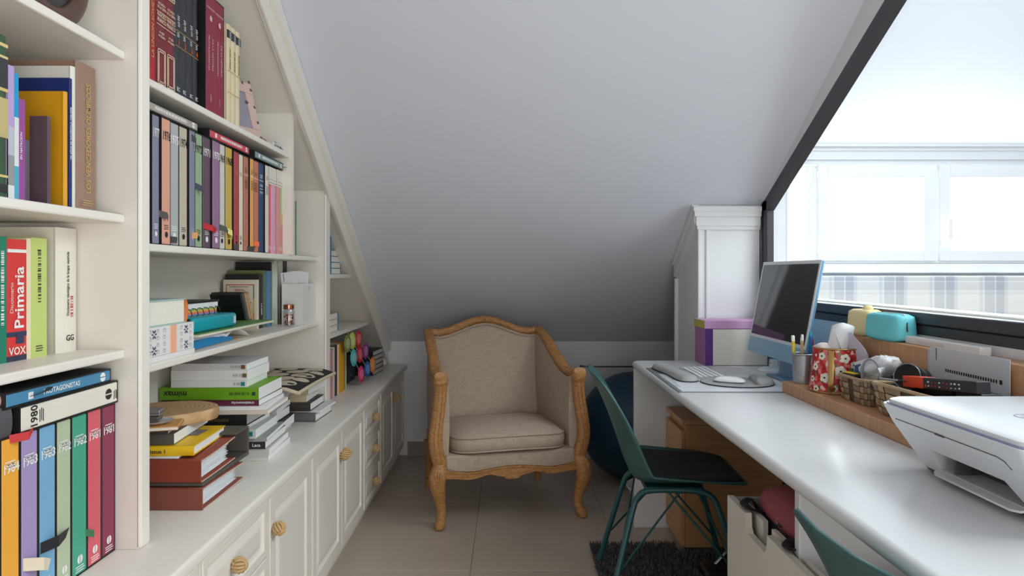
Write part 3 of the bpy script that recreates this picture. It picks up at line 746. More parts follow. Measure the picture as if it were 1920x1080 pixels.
# ============================================================ things on the desk
# --- all-in-one computer
im = thing('computer', 'blue all-in-one desktop computer with black screen on the desk', 'computer', (1.04, 2.66, ZD))
BLUE = mat((112, 158, 190), .35, .02, metal=.35); BEZ = mat((226, 230, 234), .3, .01); SCR = mat((9, 9, 11), .08, .02, spec=.6)
T = Matrix.Translation((-.032, 0, .078)) @ Matrix.Rotation(math.radians(10.4), 4, 'Y')      # panel frame: x = away from the user, y along the desk, z up
hw, hh = .2735, .377
b = MB(); b.rbox(.0012, .0125, -hw, hw, 0, hh, .004, 2); b.xf(T); b.build('housing', BLUE, im)
b = MB(); b.rbox(-.0008, .0014, -hw, hw, 0, .062, .0006, 1); b.xf(T); b.build('chin', mat((140, 184, 210), .3, .02), im)
b = MB(); b.rbox(-.0008, .0014, -hw, hw, .0622, hh, .0006, 1); b.xf(T); bz = b.build('bezel', BEZ, im)
b = MB(); b.box(-.0016, -.0006, -hw+.013, hw-.013, .0745, hh-.013); b.xf(T); b.build('screen', SCR, bz)
b = MB(); b.tube([(.02, 0, .0), (.028, 0, .06), (.020, 0, .14), (.012, 0, .20)], [(.066, .006)]*4, 20, power=6, up=(1, 0, 0)); b.build('neck', BLUE, im, 40)
b = MB(); b.rbox(-.028, .100, -.074, .074, 0, .007, .003, 2); b.build('foot', BLUE, im)
# --- white dock with plug behind the screen
dk = thing('charging_dock', 'white round plastic dock beside the foot of the blue computer', 'dock', (1.085, 2.85, ZD))
b = MB(); b.lathe([(0, 0), (.058, 0), (.06, .006), (.05, .012), (0, .014)], 32); b.build('base', PVC, dk, 40)
b = MB(); b.rbox(-.012, .012, -.016, .016, .013, .048, .003, 2); b.build('plug', PVC, dk); b = MB(); b.box(-.0125, -.012, -.006, .006, .03, .035); b.build('light', mat((190, 90, 50), .5), dk)
# --- storage box
sx = thing('storage_box', 'white and lilac cardboard box with purple edge and lid', 'box', (.99, 3.10, ZD))
rr = (.99, 3.10, ZD); LIL = mat((172, 120, 170), .6, .03); PUR = mat((88, 42, 128), .6, .03); CREAM = mat((228, 224, 214), .65, .02)
b = MB(); b.rbox(.852, 1.125, 3.016, 3.182, ZD+.0003, ZD+.160, .002, 1); b.build('body', LIL, sx, rel=rr)
b = MB(); b.rbox(.884, 1.121, 3.012, 3.016, ZD+.002, ZD+.158, .001, 1); b.build('front_face', CREAM, sx, rel=rr)
b = MB(); b.rbox(.852, .885, 3.0115, 3.016, ZD+.001, ZD+.159, .001, 1); b.build('edge_strip', PUR, sx, rel=rr)
b = MB(); b.rbox(.8485, 1.1285, 3.0105, 3.1845, ZD+.160, ZD+.196, .002, 1); ld = b.build('lid', mat((206, 160, 204), .6, .02), sx, rel=rr)
b = MB(); b.box(.8475, .8486, 3.013, 3.183, ZD+.161, ZD+.195); b.build('lid_end', mat((196, 190, 96), .6, .03), ld, rel=rr)
b = MB(); b.box(1.055, 1.075, 3.0098, 3.0106, ZD+.161, ZD+.195); b.build('lid_band', PUR, ld, rel=rr)
# --- desk pad with papers under a clear film
dp = thing('desk_pad', 'grey desk pad with papers under clear film below the keyboard', 'desk pad', (.78, 2.63, ZD), (0, 0, math.radians(-.5)))
MB().rbox(-.205, .225, -.295, .300, .0003, .0025, .001, 1).build('mat', mat((120, 124, 132), .4, .03), dp)
b = MB(); b.box(-.192, .218, -.287, .12, .0026, .0030); b.build('paper', mat((226, 228, 233), .28, .02), dp)
b = MB(); b.box(-.12, .22, .10, .285, .0031, .0035); b.build('paper', mat((212, 213, 221), .28, .05, 30), dp)
b = MB(); b.grid(lambda u, v: (-.198+.020*u+.004*math.sin(3*v), -.21+.34*v, .0045+.012*math.sin(math.pi*v)*math.sin(math.pi*u)), 6, 16); b.build('film_curl', clear_mat((.96, .97, .98), .08, .06, 'film'), dp, 60)
# --- keyboard with single keys
kb = thing('keyboard', 'slim white wireless keyboard on the desk pad', 'keyboard', (.768, 2.755, ZD+.0042))
b = MB(); b.prism([(-.0575, .0), (.0575, .0), (.0575, .009), (-.0575, .0035)], -.1395, .1395, 'y'); b.build('case', mat((196, 204, 214), .35, .02, metal=.3), kb)
keym = mat((240, 241, 243), .4, .01)
kme = MB().rbox(-.0078, .0078, -.0078, .0078, 0, .0022, .0012, 1).mesh(); kme.materials.append(keym)
spm = MB().rbox(-.0078, .0078, -.045, .045, 0, .0022, .0012, 1).mesh(); spm.materials.append(keym)
for r_ in range(5):
    x = -.042+.0195*r_+.001; zz = .0046+(x+.0575)/.115*.0055
    for k in range(14):
        y = -.127+.0195*k
        if r_ == 0 and 4 <= k <= 8:
            if k == 6: inst('space_key', spm, kb, (x, y, zz))
            continue
        inst('key', kme, kb, (x, y, zz))
# --- wrist rest, mouse pad, mouse
GREY = mat((168, 168, 168), .75, .05, 60, .15, 500); RUB = mat((30, 31, 34), .7)
wrst = thing('wrist_rest', 'grey padded keyboard wrist rest at the edge of the desk pad', 'wrist rest', (.648, 2.735, ZD+.0042), (0, 0, math.radians(5)))
def dog(hw_, z, n=40, L=.205):
    top = []; bot = []
    for i in range(n+1):
        y = -L+2*L*i/n; e = max(0.0, 1-abs(y/L)**8)**.5
        w_ = hw_*(.80+.28*math.cos(2*math.pi*y/(L*1.25)+math.pi)*-1 if False else .78+.25*(abs(y)/L)**1.3*1.0)*e
        top.append((w_+.0, y, z)); bot.append((-w_, y, z))
    return top+bot[::-1][1:-1]
b = MB(); b.rings([dog(.044, 0), dog(.044, .003)]); b.build('base', RUB, wrst)
b = MB(); b.rings([dog(.041, .003), dog(.040, .010, L=.203), dog(.035, .017, L=.198), dog(.026, .0215, L=.19), dog(.012, .0235, L=.18)]); b.build('cushion', GREY, wrst, 60)
mp = thing('mouse_pad', 'round grey mouse pad with raised wrist cushion', 'mouse pad', (.825, 2.525, ZD+.0042), (0, 0, math.radians(-8)))
def ell(a, b_, z, n=48, bulge=.0):
    return [(a*math.cos(2*math.pi*k/n)*(1+bulge*(1 if math.cos(2*math.pi*k/n) > .6 else 0)), b_*math.sin(2*math.pi*k/n), z) for k in range(n)]
b = MB(); b.rings([ell(.126, .118, 0, bulge=.06), ell(.126, .118, .003, bulge=.06)]); b.build('base', RUB, mp)
b = MB(); b.rings([ell(.124, .116, .003, bulge=.06), ell(.122, .114, .0038, bulge=.06)]); b.build('surface', GREY, mp)
b = MB(); rg = []
for sc, z in ((1, .0038), (1.0, .010), (.93, .016), (.78, .0205), (.5, .0225), (.01, .023)):
    rg.append([(.095+.035*sc*math.cos(t)-.025*math.sin(t)**2*1.0, .085*sc*math.sin(t)*1.0, z) for t in [2*math.pi*k/40 for k in range(40)]])
b.rings(rg); b.build('cushion', GREY, mp, 60)
ms = thing('mouse', 'white low wireless mouse on the round pad', 'mouse', (.795, 2.505, ZD+.0082), (0, 0, math.radians(-28)))
rg = []
for sc, z in ((.90, .0), (.97, .003), (1.0, .006)): rg.append(sq(.056*sc, .0285*sc, 0, 0, z, 40, 2.8))
b = MB(); b.rings(rg); b.build('base', mat((165, 170, 176), .3, .02, metal=.5), ms, 50)
rg = []
for sc in (1.0, .97, .9, .78, .6, .4, .2, .001): rg.append(sq(.056*sc, .0285*sc, 0, 0, .006+.0155*math.sqrt(max(0, 1-sc**2.6)), 40, 2.8))
b = MB(); b.rings(rg); b.build('shell', mat((238, 239, 241), .18, .01), ms, 60)

# --- beech organiser: low base and raised back ledge
ZR = .793
og = thing('desk_organiser', 'beech wood desk riser with raised back ledge behind the printer', 'organiser', (1.03, 1.75, ZD))
rr = (1.03, 1.75, ZD)
MB().rbox(.925, 1.160, 1.455, 2.352, ZD+.0003, ZR, .002, 1).build('base_board', BEECHH, og, rel=rr)
MB().rbox(1.094, 1.160, 1.455, 2.30, ZR, .962, .002, 1).build('back_ledge', BEECHH, og, rel=rr)
# pencil cup
pc = thing('pencil_cup', 'silver wire mesh pencil cup on the beech riser', 'pencil cup', (.979, 2.305, ZR))
MESHM = None
def mesh_metal():
    m = bpy.data.materials.new('wire mesh'); m.use_nodes = True; nt = m.node_tree; b = nt.nodes['Principled BSDF']
    b.inputs['Metallic'].default_value = .8; b.inputs['Roughness'].default_value = .35; b.inputs['Base Color'].default_value = (*lin((176, 176, 182)), 1)
    tc = nt.nodes.new('ShaderNodeTexCoord'); vo = nt.nodes.new('ShaderNodeTexVoronoi'); vo.inputs['Scale'].default_value = 420
    nt.links.new(tc.outputs['Object'], vo.inputs['Vector'])
    cp = nt.nodes.new('ShaderNodeMath'); cp.operation = 'GREATER_THAN'; cp.inputs[1].default_value = .26; nt.links.new(vo.outputs['Distance'], cp.inputs[0]); nt.links.new(cp.outputs[0], b.inputs['Alpha'])
    return m
MESHM = mesh_metal(); SILV = mat((182, 182, 188), .3, .02, metal=.8)
b = MB(); b.lathe([(.0345, .006), (.036, .05), (.0365, .094)], 32); b.v = b.v; b.f = [f_ for f_ in b.f if len(f_) == 4]; b.build('mesh_wall', MESHM, pc, 60)
b = MB(); b.lathe([(.0, .0), (.035, .0), (.036, .006), (.0, .006)], 32); b.build('bottom', SILV, pc, 50)
b = MB(); b.tube([(.0365*math.cos(t), .0365*math.sin(t), .097) for t in [2*math.pi*k/32 for k in range(32)]], .0026, 8, closed=True); b.build('rim', SILV, pc, 60)
PENS = [((-.024, .012), (-.030, .016), .128, (236, 206, 60), 'yellow highlighter pen standing in the wire cup', .0055, (235, 235, 225)),
        ((-.008, -.010), (-.012, -.016), .134, (196, 160, 116), 'plain wooden pencil with a pale cap in the wire cup', .0042, (225, 225, 225)),
        ((.004, .016), (.002, .020), .118, (32, 32, 34), 'black felt pen standing in the wire cup', .0042, (32, 32, 34)),
        ((.010, -.016), (.016, -.018), .128, (24, 110, 170), 'translucent blue ballpoint pen in the wire cup', .005, (20, 90, 160)),
        ((.018, -.004), (.024, -.010), .118, (190, 36, 40), 'red ballpoint pen standing in the wire cup', .0045, (170, 20, 30)),
        ((.016, .014), (.027, .010), .140, (40, 160, 196), 'light blue clip pen leaning in the wire cup', .0045, (40, 160, 196)),
        ((-.004, .004), (-.004, .008), .122, (210, 212, 216), 'silver pen in the middle of the wire cup', .0042, (210, 212, 216))]
for (bx, by), (tx, ty), L, c1, lab, r_, c2 in PENS:
    p = thing('pen', lab, 'pen', (pc.location.x+bx, pc.location.y+by, ZR+.0065), group='pens in the wire cup')
    L += .022; e = Vector((tx-bx, ty-by, L)); b = MB(); b.tube([e*0.0, e*.03, e*.87], [.001, r_*.8, r_], 8); b.build('barrel', mat(c1, .35, .03), p, 50)
    b = MB(); b.tube([e*.87, e*.98, e*1.0], [r_*1.1, r_*1.1, r_*.8], 8); b.build('cap', mat(c2, .35, .03), p, 50)
# flowered tin with gold handle
ft = thing('flower_tin', 'red floral tin can with gold handle on the beech riser', 'tin', (1.012, 2.150, ZR), (0, 0, 0))
def floral():
    m = bpy.data.materials.new('floral print'); m.use_nodes = True; nt = m.node_tree; b = nt.nodes['Principled BSDF']
    tc = nt.nodes.new('ShaderNodeTexCoord'); vo = nt.nodes.new('ShaderNodeTexVoronoi'); vo.inputs['Scale'].default_value = 85
    nz = nt.nodes.new('ShaderNodeTexNoise'); nz.inputs['Scale'].default_value = 40; nt.links.new(tc.outputs['Object'], nz.inputs['Vector'])
    nt.links.new(tc.outputs['Object'], vo.inputs['Vector'])
    sp = nt.nodes.new('ShaderNodeSeparateColor'); nt.links.new(vo.outputs['Color'], sp.inputs[0])
    rp = nt.nodes.new('ShaderNodeValToRGB'); rp.color_ramp.interpolation = 'CONSTANT'; e = rp.color_ramp.elements
    e[0].position = 0; e[0].color = (*lin((196, 36, 34)), 1); e[1].position = .42; e[1].color = (*lin((214, 92, 92)), 1)
    for p, c in ((.56, (164, 22, 28)), (.70, (96, 118, 66)), (.80, (232, 140, 132)), (.92, (240, 206, 190))): q = e.new(p); q.color = (*lin(c), 1)
    nt.links.new(sp.outputs[0], rp.inputs[0]); nt.links.new(rp.outputs[0], b.inputs['Base Color']); b.inputs['Roughness'].default_value = .35
    return m
GOLD = mat((176, 140, 84), .3, .06, metal=.9); FL = floral()
rb, rt_, hT = .078, .064, .134
b = MB(); b.lathe([(.0, .003), (rb-.001, .003), (rt_, hT), (rt_-.002, hT), (rb-.004, .006), (0, .006)], 48); b.build('body', FL, ft, 40)
for z, r_ in ((.003, rb), (hT, rt_)):
    b = MB(); b.tube([(r_*math.cos(t), r_*math.sin(t), z) for t in [2*math.pi*k/40 for k in range(40)]], .0028, 8, closed=True); b.build('rim', GOLD, ft, 60)
ha = math.radians(-122)
def cone_pt(a, z, o=0.0):
    r_ = rb+(rt_-rb)*z/hT+o; return Vector((r_*math.cos(a), r_*math.sin(a), z))
b = MB(); hp = [cone_pt(ha, .122, -.001), cone_pt(ha, .130, .022), cone_pt(ha, .118, .034), cone_pt(ha, .07, .036), cone_pt(ha, .03, .030), cone_pt(ha, .014, .012), cone_pt(ha, .012, -.001)]
hp = smooth_path(hp, 5); b.tube(hp, [(.008, .0022)]*len(hp), 12, power=4, up=(-math.sin(ha)*0+math.cos(ha), math.sin(ha), 0)); b.build('handle', GOLD, ft, 50)
wm = mat((238, 232, 216), .5, .03); ym = mat((60, 48, 34), .6)
for a_, z, s_ in ((-150, .112, .012), (-168, .078, .012), (-140, .048, .015), (-175, .040, .010), (-160, .012, .011), (-92, .108, .015), (-104, .070, .017), (-70, .088, .012), (-118, .018, .010), (-80, .045, .013), (160, .09, .013), (150, .04, .013), (-40, .06, .014)):
    a_ = math.radians(a_); o_ = cone_pt(a_, z, .0008); t_ = Vector((-math.sin(a_), math.cos(a_), 0)); n_ = Vector((math.cos(a_), math.sin(a_), (rb-rt_)/hT)).normalized(); v_ = n_.cross(t_)
    pts_ = []
    for k in range(30):
        t = 2*math.pi*k/30; r_ = s_*(.78+.22*abs(math.cos(2.5*t))); p2 = t_*r_*math.cos(t)+v_*r_*math.sin(t)
        aa = a_+(r_*math.cos(t))/(rb+(rt_-rb)*z/hT); pts_.append(cone_pt(aa, z+r_*math.sin(t)*abs(v_.z), .0009))
    b = MB(); b.add(pts_+[tuple(o_)], [(k, (k+1) % 30, 30) for k in range(30)]); fo = b.build('flower', wm, ft, fix=False)
    b = MB(); b.add([cone_pt(a_+.0032/.066*math.cos(q*math.pi/4), z+.0032*math.sin(q*math.pi/4), .0015) for q in range(8)], [tuple(range(8))]); b.build('flower_centre', ym, fo, fix=False)
# papers standing in the tin
def sheet(name, label, cat, fn, m, nu=10, nv=10, th=.0006, group=None, loc=(0, 0, 0)):
    o = MB().grid(fn, nu, nv).build(name, m, None, 60, rel=loc, thick=th); o.location = loc; tag(o, label, cat, group); return o
PAPW = mat((232, 233, 236), .75, .03, 20); PAPL = mat((206, 200, 216), .75, .03, 20)
tx, ty = 1.012, 2.150
sheet('paper_roll', 'curled white paper standing in the red floral tin', 'paper', lambda u, v: (tx-.012-.034*math.cos(3.3*u)+.030*v, ty+.012-.030*math.sin(3.3*u)-.02*v, ZR+.03+.185*v-.035*abs(u-.35)), PAPW, 16, 8, loc=(tx, ty, ZR+.03))
sheet('receipt', 'pale printed receipt folded over in the red floral tin', 'paper', lambda u, v: (tx-.005+.045*u+.012*math.sin(4*v), ty-.046+.05*u+.015*v, ZR+.04+.140*v-.03*u*v), mat((214, 217, 224), .75, .12, 60), 8, 10, loc=(tx, ty, ZR+.04))
sheet('folded_leaflet', 'lilac leaflet bulging out of the red floral tin', 'paper', lambda u, v: (tx+.024+.034*math.sin(math.pi*min(1, v*1.05))*u, ty-.050-.055*u*math.sin(math.pi*v*.8)+.03*v, ZR+.03+.155*v), PAPL, 8, 10, loc=(tx, ty, ZR+.02))
tl = thing('tissue_pack', 'pale pink folded tissue pack on top of the floral tin', 'tissue pack', (tx-.030, ty+.012, ZR+hT-.02))
pillow(.024, .028, .034, 4).build('pack', mat((238, 222, 220), .7, .03), tl, 60)
# baskets
def basket(label, cx, y0, y1, hw_, h0, h1, mcol, rotz=0.0):
    L = y1-y0; t_ = thing('woven_basket', label, 'basket', (cx, (y0+y1)/2, ZR), (0, 0, rotz), group='woven baskets on the riser')
    def wall(a, z, k=0.0):
        c, s_ = math.cos(a), math.sin(a); e = 2/4.5; fl = .88+.12*z/.07
        x = hw_*fl*math.copysign(abs(c)**e, c); y = L/2*fl*math.copysign(abs(s_)**e, s_)
        nrm = Vector((c, s_*.6, 0)).normalized(); return Vector((x, y, z))+nrm*k
    def topz(a): return h0+(h1-h0)*(.5-.5*math.sin(a))
    n = 24; rows = 4
    w_ = MB(); w2 = MB()
    for k in range(n):
        for r_ in range(rows):
            a0, a1 = 2*math.pi*k/n, 2*math.pi*(k+1)/n; z0, z1 = r_/rows, (r_+1)/rows
            over = (k+r_) % 2
            tgt = w_ if over else w2
            am = (a0+a1)/2; zm = (z0+z1)/2; g = .06
            a0g, a1g = a0+(a1-a0)*g, a1-(a1-a0)*g; z0g, z1g = z0+(z1-z0)*g, z1-(z1-z0)*g
            hh_ = topz(am)
            P = [wall(a0g, z0g*hh_, 0), wall(am, z0g*hh_, .0022 if over else .0006), wall(a1g, z0g*hh_, 0), wall(a0g, zm*hh_, .0012), wall(am, zm*hh_, .004), wall(a1g, zm*hh_, .0012), wall(a0g, z1g*hh_, 0), wall(am, z1g*hh_, .0022 if over else .0006), wall(a1g, z1g*hh_, 0)]
            tgt.add(P, [(0, 1, 4, 3), (1, 2, 5, 4), (3, 4, 7, 6), (4, 5, 8, 7)])
    o = w_.build('weave', mat(mcol[0], .7, .25, 40), t_, 60, fix=False); o['kind'] = 'stuff'
    o = w2.build('weave', mat(mcol[1], .7, .25, 40), t_, 60, fix=False); o['kind'] = 'stuff'
    li = MB(); rg = []
    for z, k in ((.002, 0), (.5, 0), (.97, 0), (.97, -.003), (.5, -.004), (.05, -.004)):
        rg.append([tuple(wall(2*math.pi*q/48, topz(2*math.pi*q/48)*z, k-.001)) for q in range(48)])
    li.rings(rg); li.build('lining', mat((84, 68, 50), .8, .1), t_, 40)
    rm = MB(); rm.tube([tuple(wall(2*math.pi*q/48, topz(2*math.pi*q/48), 0)) for q in range(48)], [(.0035, .0045)]*48, 8, closed=True); rm.build('rim', mat(mcol[0], .7, .3, 90), t_, 60)
    return t_
basket('brown woven basket holding medicine packs, next to the floral tin', 1.020, 1.875, 2.062, .052, .066, .072, ((172, 146, 114), (138, 112, 84)))
basket('brown woven basket holding the camera lens, behind the printer', 1.012, 1.462, 1.860, .056, .072, .092, ((186, 158, 122), (150, 122, 92)))
# contents of the first basket
ZB = ZR+.012
def blob(name, label, cat, loc, a, b_, h_, m, rot=(0, 0, 0), p=3.5, wr=.0, group=None):
    t_ = thing(name, label, cat, loc, rot, group); o = pillow(a, b_, h_, p)
    if wr:
        rn = random.Random(len(label)); o.v = [(x+rn.uniform(-wr, wr), y+rn.uniform(-wr, wr), z+rn.uniform(-wr, wr)*.7) for x, y, z in o.v]
    o.build('pouch', m, t_, 60); return t_
def smallbox(name, label, cat, loc, sx_, sy_, sz_, m, rot=(0, 0, 0), m2=None, lname='label', group=None):
    t_ = thing(name, label, cat, loc, rot, group); MB().rbox(-sx_/2, sx_/2, -sy_/2, sy_/2, 0, sz_, .0015, 1).build('body', m, t_)
    if m2: MB().box(-sx_/2-.0006, -sx_/2, -sy_*.42, sy_*.42, sz_*.25, sz_*.8).build(lname, m2, t_)
    return t_
smallbox('card', 'plain cream card propped up in the medicine basket', 'card', (1.000, 1.965, ZB), .002, .085, .088, mat((224, 214, 192), .7, .02), (math.radians(10), math.radians(14), 0))
smallbox('medicine_pack', 'blue and white medicine packet in the first basket', 'packet', (1.020, 2.005, ZB+.045), .018, .060, .055, mat((224, 228, 232), .5, .02), (math.radians(-16), math.radians(10), 0), mat((30, 88, 150), .5, .1, 60))
blob('plastic_bag', 'crumpled white plastic bag on top of the first basket', 'bag', (1.034, 1.930, ZB+.062), .036, .062, .060, mat((232, 233, 236), .4, .05, 30), (math.radians(-22), math.radians(12), .1), 3, .004)
smallbox('clear_case', 'small clear plastic case lying across the first basket', 'case', (1.016, 1.885, ZB+.050), .03, .055, .042, clear_mat((.93, .94, .95), .18, .1, 'case'), (math.radians(-30), math.radians(-8), .2))
tp = thing('tape_measure', 'yellow and black tool at the end of the first basket', 'tool', (.998, 2.022, ZB+.046), (0, 0, .2))
MB().rbox(-.016, .016, -.028, .028, 0, .014, .005, 2).build('body', BLACK, tp); MB().rbox(-.010, .010, -.022, .022, .0141, .018, .002, 1).build('top_plate', mat((232, 200, 40), .5), tp)
rg_ = thing('bangle', 'clear plastic ring standing in the first basket', 'ring', (1.004, 1.925, ZB+.03), (0, 0, .3))
MB().tube([(.0, .033*math.cos(t), .042+.042*math.sin(t)) for t in [2*math.pi*k/32 for k in range(32)]], .0035, 8, closed=True).build('hoop', mat((150, 150, 160), .2, .02), rg_, 60)
# camera lens
ln = thing('camera_lens', 'black camera lens lying in the second basket', 'camera lens', (.992, 1.735, ZB+.004), (0, 0, 0))
ax = Vector((-.80, -.50, .24)).normalized(); Mx = Vector((0, 0, 1)).rotation_difference(ax).to_matrix().to_4x4(); Mx = Matrix.Translation((.022, .02, .085)) @ Mx
LB = mat((18, 18, 20), .3, .1); LG = mat((30, 34, 42), .06, .05, spec=.8)
b = MB(); b.lathe([(0, -.062), (.026, -.062), (.027, -.05), (.031, -.048), (.031, -.012), (.034, -.008), (.0345, .012), (.0335, .014)], 40, M=Mx); b.build('barrel', LB, ln, 35)
for z in (-.046, -.040, -.034, -.028, -.022, -.016):
    b = MB(); b.tube([tuple(Mx @ Vector((.0315*math.cos(t), .0315*math.sin(t), z))) for t in [2*math.pi*k/32 for k in range(32)]], .0014, 6, closed=True); b.build('grip_ring', mat((46, 46, 50), .4), ln, 60)
b = MB(); b.tube([tuple(Mx @ Vector((.033*math.cos(t), .033*math.sin(t), .0145))) for t in [2*math.pi*k/40 for k in range(40)]], .0016, 6, closed=True); b.build('front_ring', mat((120, 120, 126), .3, metal=.6), ln, 60)
b = MB(); b.lathe([(.0, .0125), (.032, .0125), (.0325, .014), (.0, .0145)], 40, M=Mx); cp_ = b.build('cap', LB, ln, 40)
b = text_mb('nikon', .012, Mx @ Matrix.Translation((0, -.004, .0149)) @ Matrix.Rotation(math.radians(90), 4, 'Z'), fit=.03) if False else MB().add([tuple(Mx @ Vector((.014*math.cos(t)*.5, -.012+.004*math.sin(t), .0150))) for t in [2*math.pi*k/12 for k in range(12)]], [tuple(range(12))]); b.build('mark', mat((120, 120, 124), .4), cp_, fix=False)
# toothbrush box, phone, pen in the second basket
tb = thing('carton', 'slim red and black carton resting on the second basket', 'carton', (1.000, 1.735, .875), (math.radians(-6), 0, 0))
MB().rbox(-.014, .016, -.275, 0, 0, .026, .001, 1).build('body', mat((40, 40, 44), .45, .03), tb); MB().rbox(-.0146, .0166, -.085, .0006, -.0006, .0266, .001, 1).build('red_end', mat((226, 70, 36), .45, .03), tb)
rn = random.Random(5)
for k in range(9):
    y = -.105-.014*k; c_ = INKR if k in (1, 2, 4, 5) else INKW
    b = MB()
    for q in range(2): b.box(-.0152, -.0144, y-.004, y-.004+rn.uniform(.003, .007), .006+.009*q, .0075+.009*q+rn.uniform(0, .002))
    b.build('print', c_, tb)
b = MB(); b.box(-.0152, -.0145, -.098, -.093, .004, .010); b.build('logo_square', mat((226, 70, 36), .45), tb)
ph = smallbox('eyeglass_case', 'glossy black case at the far end of the second basket', 'case', (.992, 1.812, .85), .045, .085, .012, mat((14, 16, 20), .12, .05, spec=.7), (math.radians(-12), math.radians(24), .25))
b = thing('silver_pen', 'thin silver pen lying over the basket rim by the red carton', 'pen', (.972, 1.80, .882), (0, 0, 0))
MB().tube([(0, .02, .0), (.0, -.07, .008)], .0028, 8).build('barrel', SILV, b, 60); MB().tube([(0, -.07, .008), (0, -.105, .0115)], [.003, .001], 8).build('tip', BLACK, b, 60)
bx = smallbox('lens_hood', 'black plastic hood part in the second basket beside the lens', 'lens hood', (1.03, 1.63, .858), .05, .09, .045, mat((20, 20, 22), .3, .06), (math.radians(4), 0, .1))
smallbox('battery_pack', 'dark grey block at the near end of the second basket', 'block', (1.035, 1.53, .858), .045, .085, .040, mat((52, 52, 54), .45, .06))
# calendar sheet leaning on the ledge, second sheet behind
cs = thing('calendar_card', 'grey card with rows of small black marks leaning on the ledge', 'card', (1.088, 1.65, ZR), (0, 0, 0))
MB().box(-.0015, 0, -.145, .140, 0, .178).build('sheet', mat((206, 208, 214), .6, .03), cs)
b = MB(); b2 = MB()
for k in range(22):
    y = .075-.0085*k; b.box(-.0021, -.0015, y-.0022, y+.0022, .120, .1275)
for k in range(10): b.box(-.0021, -.0015, -.02-.0075*k-.002, -.02-.0075*k+.002, .090, .098)
for k in range(10): b2.box(-.0021, -.0015, -.095-.0075*k*.5-.001, -.095-.0075*k*.5+.001, .090, .097)
b.box(-.0021, -.0015, -.122, -.114, .119, .129); b.build('print_marks', INKB, cs)['kind'] = 'stuff'; b2.build('print_marks', mat((120, 160, 190), .6), cs)['kind'] = 'stuff'
MB().box(-.0022, -.0015, .112, .116, .145, .175).build('fold_line', mat((120, 122, 140), .6), cs)
o = MB().box(-.0012, 0, -.10, .155, 0, .168).build('card', mat((196, 198, 205), .6, .03)); o.location = (1.0905, 1.65, ZR); tag(o, 'plain grey card tucked behind the calendar card', 'card')
# on the ledge: long white carton, turquoise case, cream case
wc = thing('white_carton', 'long flat white carton lying on the beech ledge', 'carton', (1.130, 1.80, .9622))
MB().rbox(-.014, .014, -.155, .155, 0, .020, .001, 1).build('body', mat((232, 230, 230), .5, .02), wc); MB().box(-.0146, -.014, -.02, .10, .006, .014).build('faint_print', mat((224, 212, 214), .5), wc)
pcs = thing('pencil_case', 'turquoise zipped pencil case on the beech ledge', 'pencil case', (1.118, 2.035, .9622), (0, 0, math.radians(4)))
TQ = mat((108, 204, 214), .6, .04, 20, .15, 200)
def casev(a, b_, h_):
    rg = []
    for i in range(13):
        t = i/12; e = max(.0, 1-abs(2*t-1)**3.6)**(1/3.6); sc = .80+.20*e
        if i in (0, 12): sc = .72
        rg.append(sq(a*sc*(1-.12*t), b_*sc*(1-.05*t), 0, 0, h_*t, 40, 4.5))
    return MB().rings(rg)
casev(.040, .084, .078).build('body', TQ, pcs, 70)
b = MB(); zp = smooth_path([(0, -.0725, .030), (0, -.0775, .045), (0, -.073, .066), (0, -.060, .0785), (0, 0, .0795), (0, .06, .0785)], 4); b.tube(zp, [(.0035, .0012)]*len(zp), 8, up=(0, 0, 1)); b.build('zip', mat((170, 200, 204), .5), pcs, 50)
b = MB(); b.tube([(-.002, -.079, .056), (-.004, -.083, .045), (-.004, -.084, .030)], [(.004, .0015)]*3, 8); b.build('zip_pull', mat((70, 66, 66), .4), pcs, 50)
yc = thing('pouch', 'cream yellow soft pouch behind the turquoise pencil case', 'pouch', (1.122, 2.185, .9622), (0, 0, math.radians(10)))
casev(.036, .055, .082).build('body', mat((240, 222, 170), .65, .03, 20, .15, 200), yc, 70); 
b = MB(); b.lathe([(0, 0), (.013, .0), (.016, .008), (.012, .016), (0, .018)], 20, (.0, -.012, .078)); b.build('ear', mat((240, 222, 170), .65, .03), yc, 60)
# black tablet stand behind the tin
tb2 = smallbox('phone', 'grey phone standing on edge behind the floral tin', 'phone', (1.060, 2.262, ZR), .009, .075, .150, mat((150, 156, 168), .3, .03, metal=.4), (0, math.radians(6), 0), BLACK, 'camera')

# --- printer
pr = thing('printer', 'white inkjet printer with scanner lid on the desk', 'printer', (.938, 1.235, ZD))
PRW = mat((226, 228, 232), .32, .01, spec=.5); PRD = mat((78, 78, 84), .4, .05); PRB = mat((150, 152, 190), .3, .03)
hy = .212
def pr_sec(z, xf, hw_=hy, xb=.165, r=.03, n=8):
    out = []
    for cx_, cy__, a0 in ((xf+r, -hw_+r, 180), (xb-.02, -hw_+.02, 270), (xb-.02, hw_-.02, 0), (xf+r, hw_-r, 90)):
        rr_ = r if cx_ < 0 else .02
        for k in range(n+1):
            a = math.radians(a0+90*k/n); out.append((cx_+rr_*math.cos(a), cy__+rr_*math.sin(a), z))
    return out
b = MB(); b.rings([pr_sec(.006, -.088, hy-.016), pr_sec(.010, -.090, hy-.014), pr_sec(.012, -.092, hy-.013)]); b.build('base', PRD, pr, 40)
body = MB(); body.rings([pr_sec(.012, -.092, hy-.012), pr_sec(.03, -.104, hy-.010), pr_sec(.10, -.152, hy-.003), pr_sec(.136, -.170, hy), pr_sec(.1375, -.1695, hy-.001)])
bo_ = body.build('body', PRW, pr, 40)
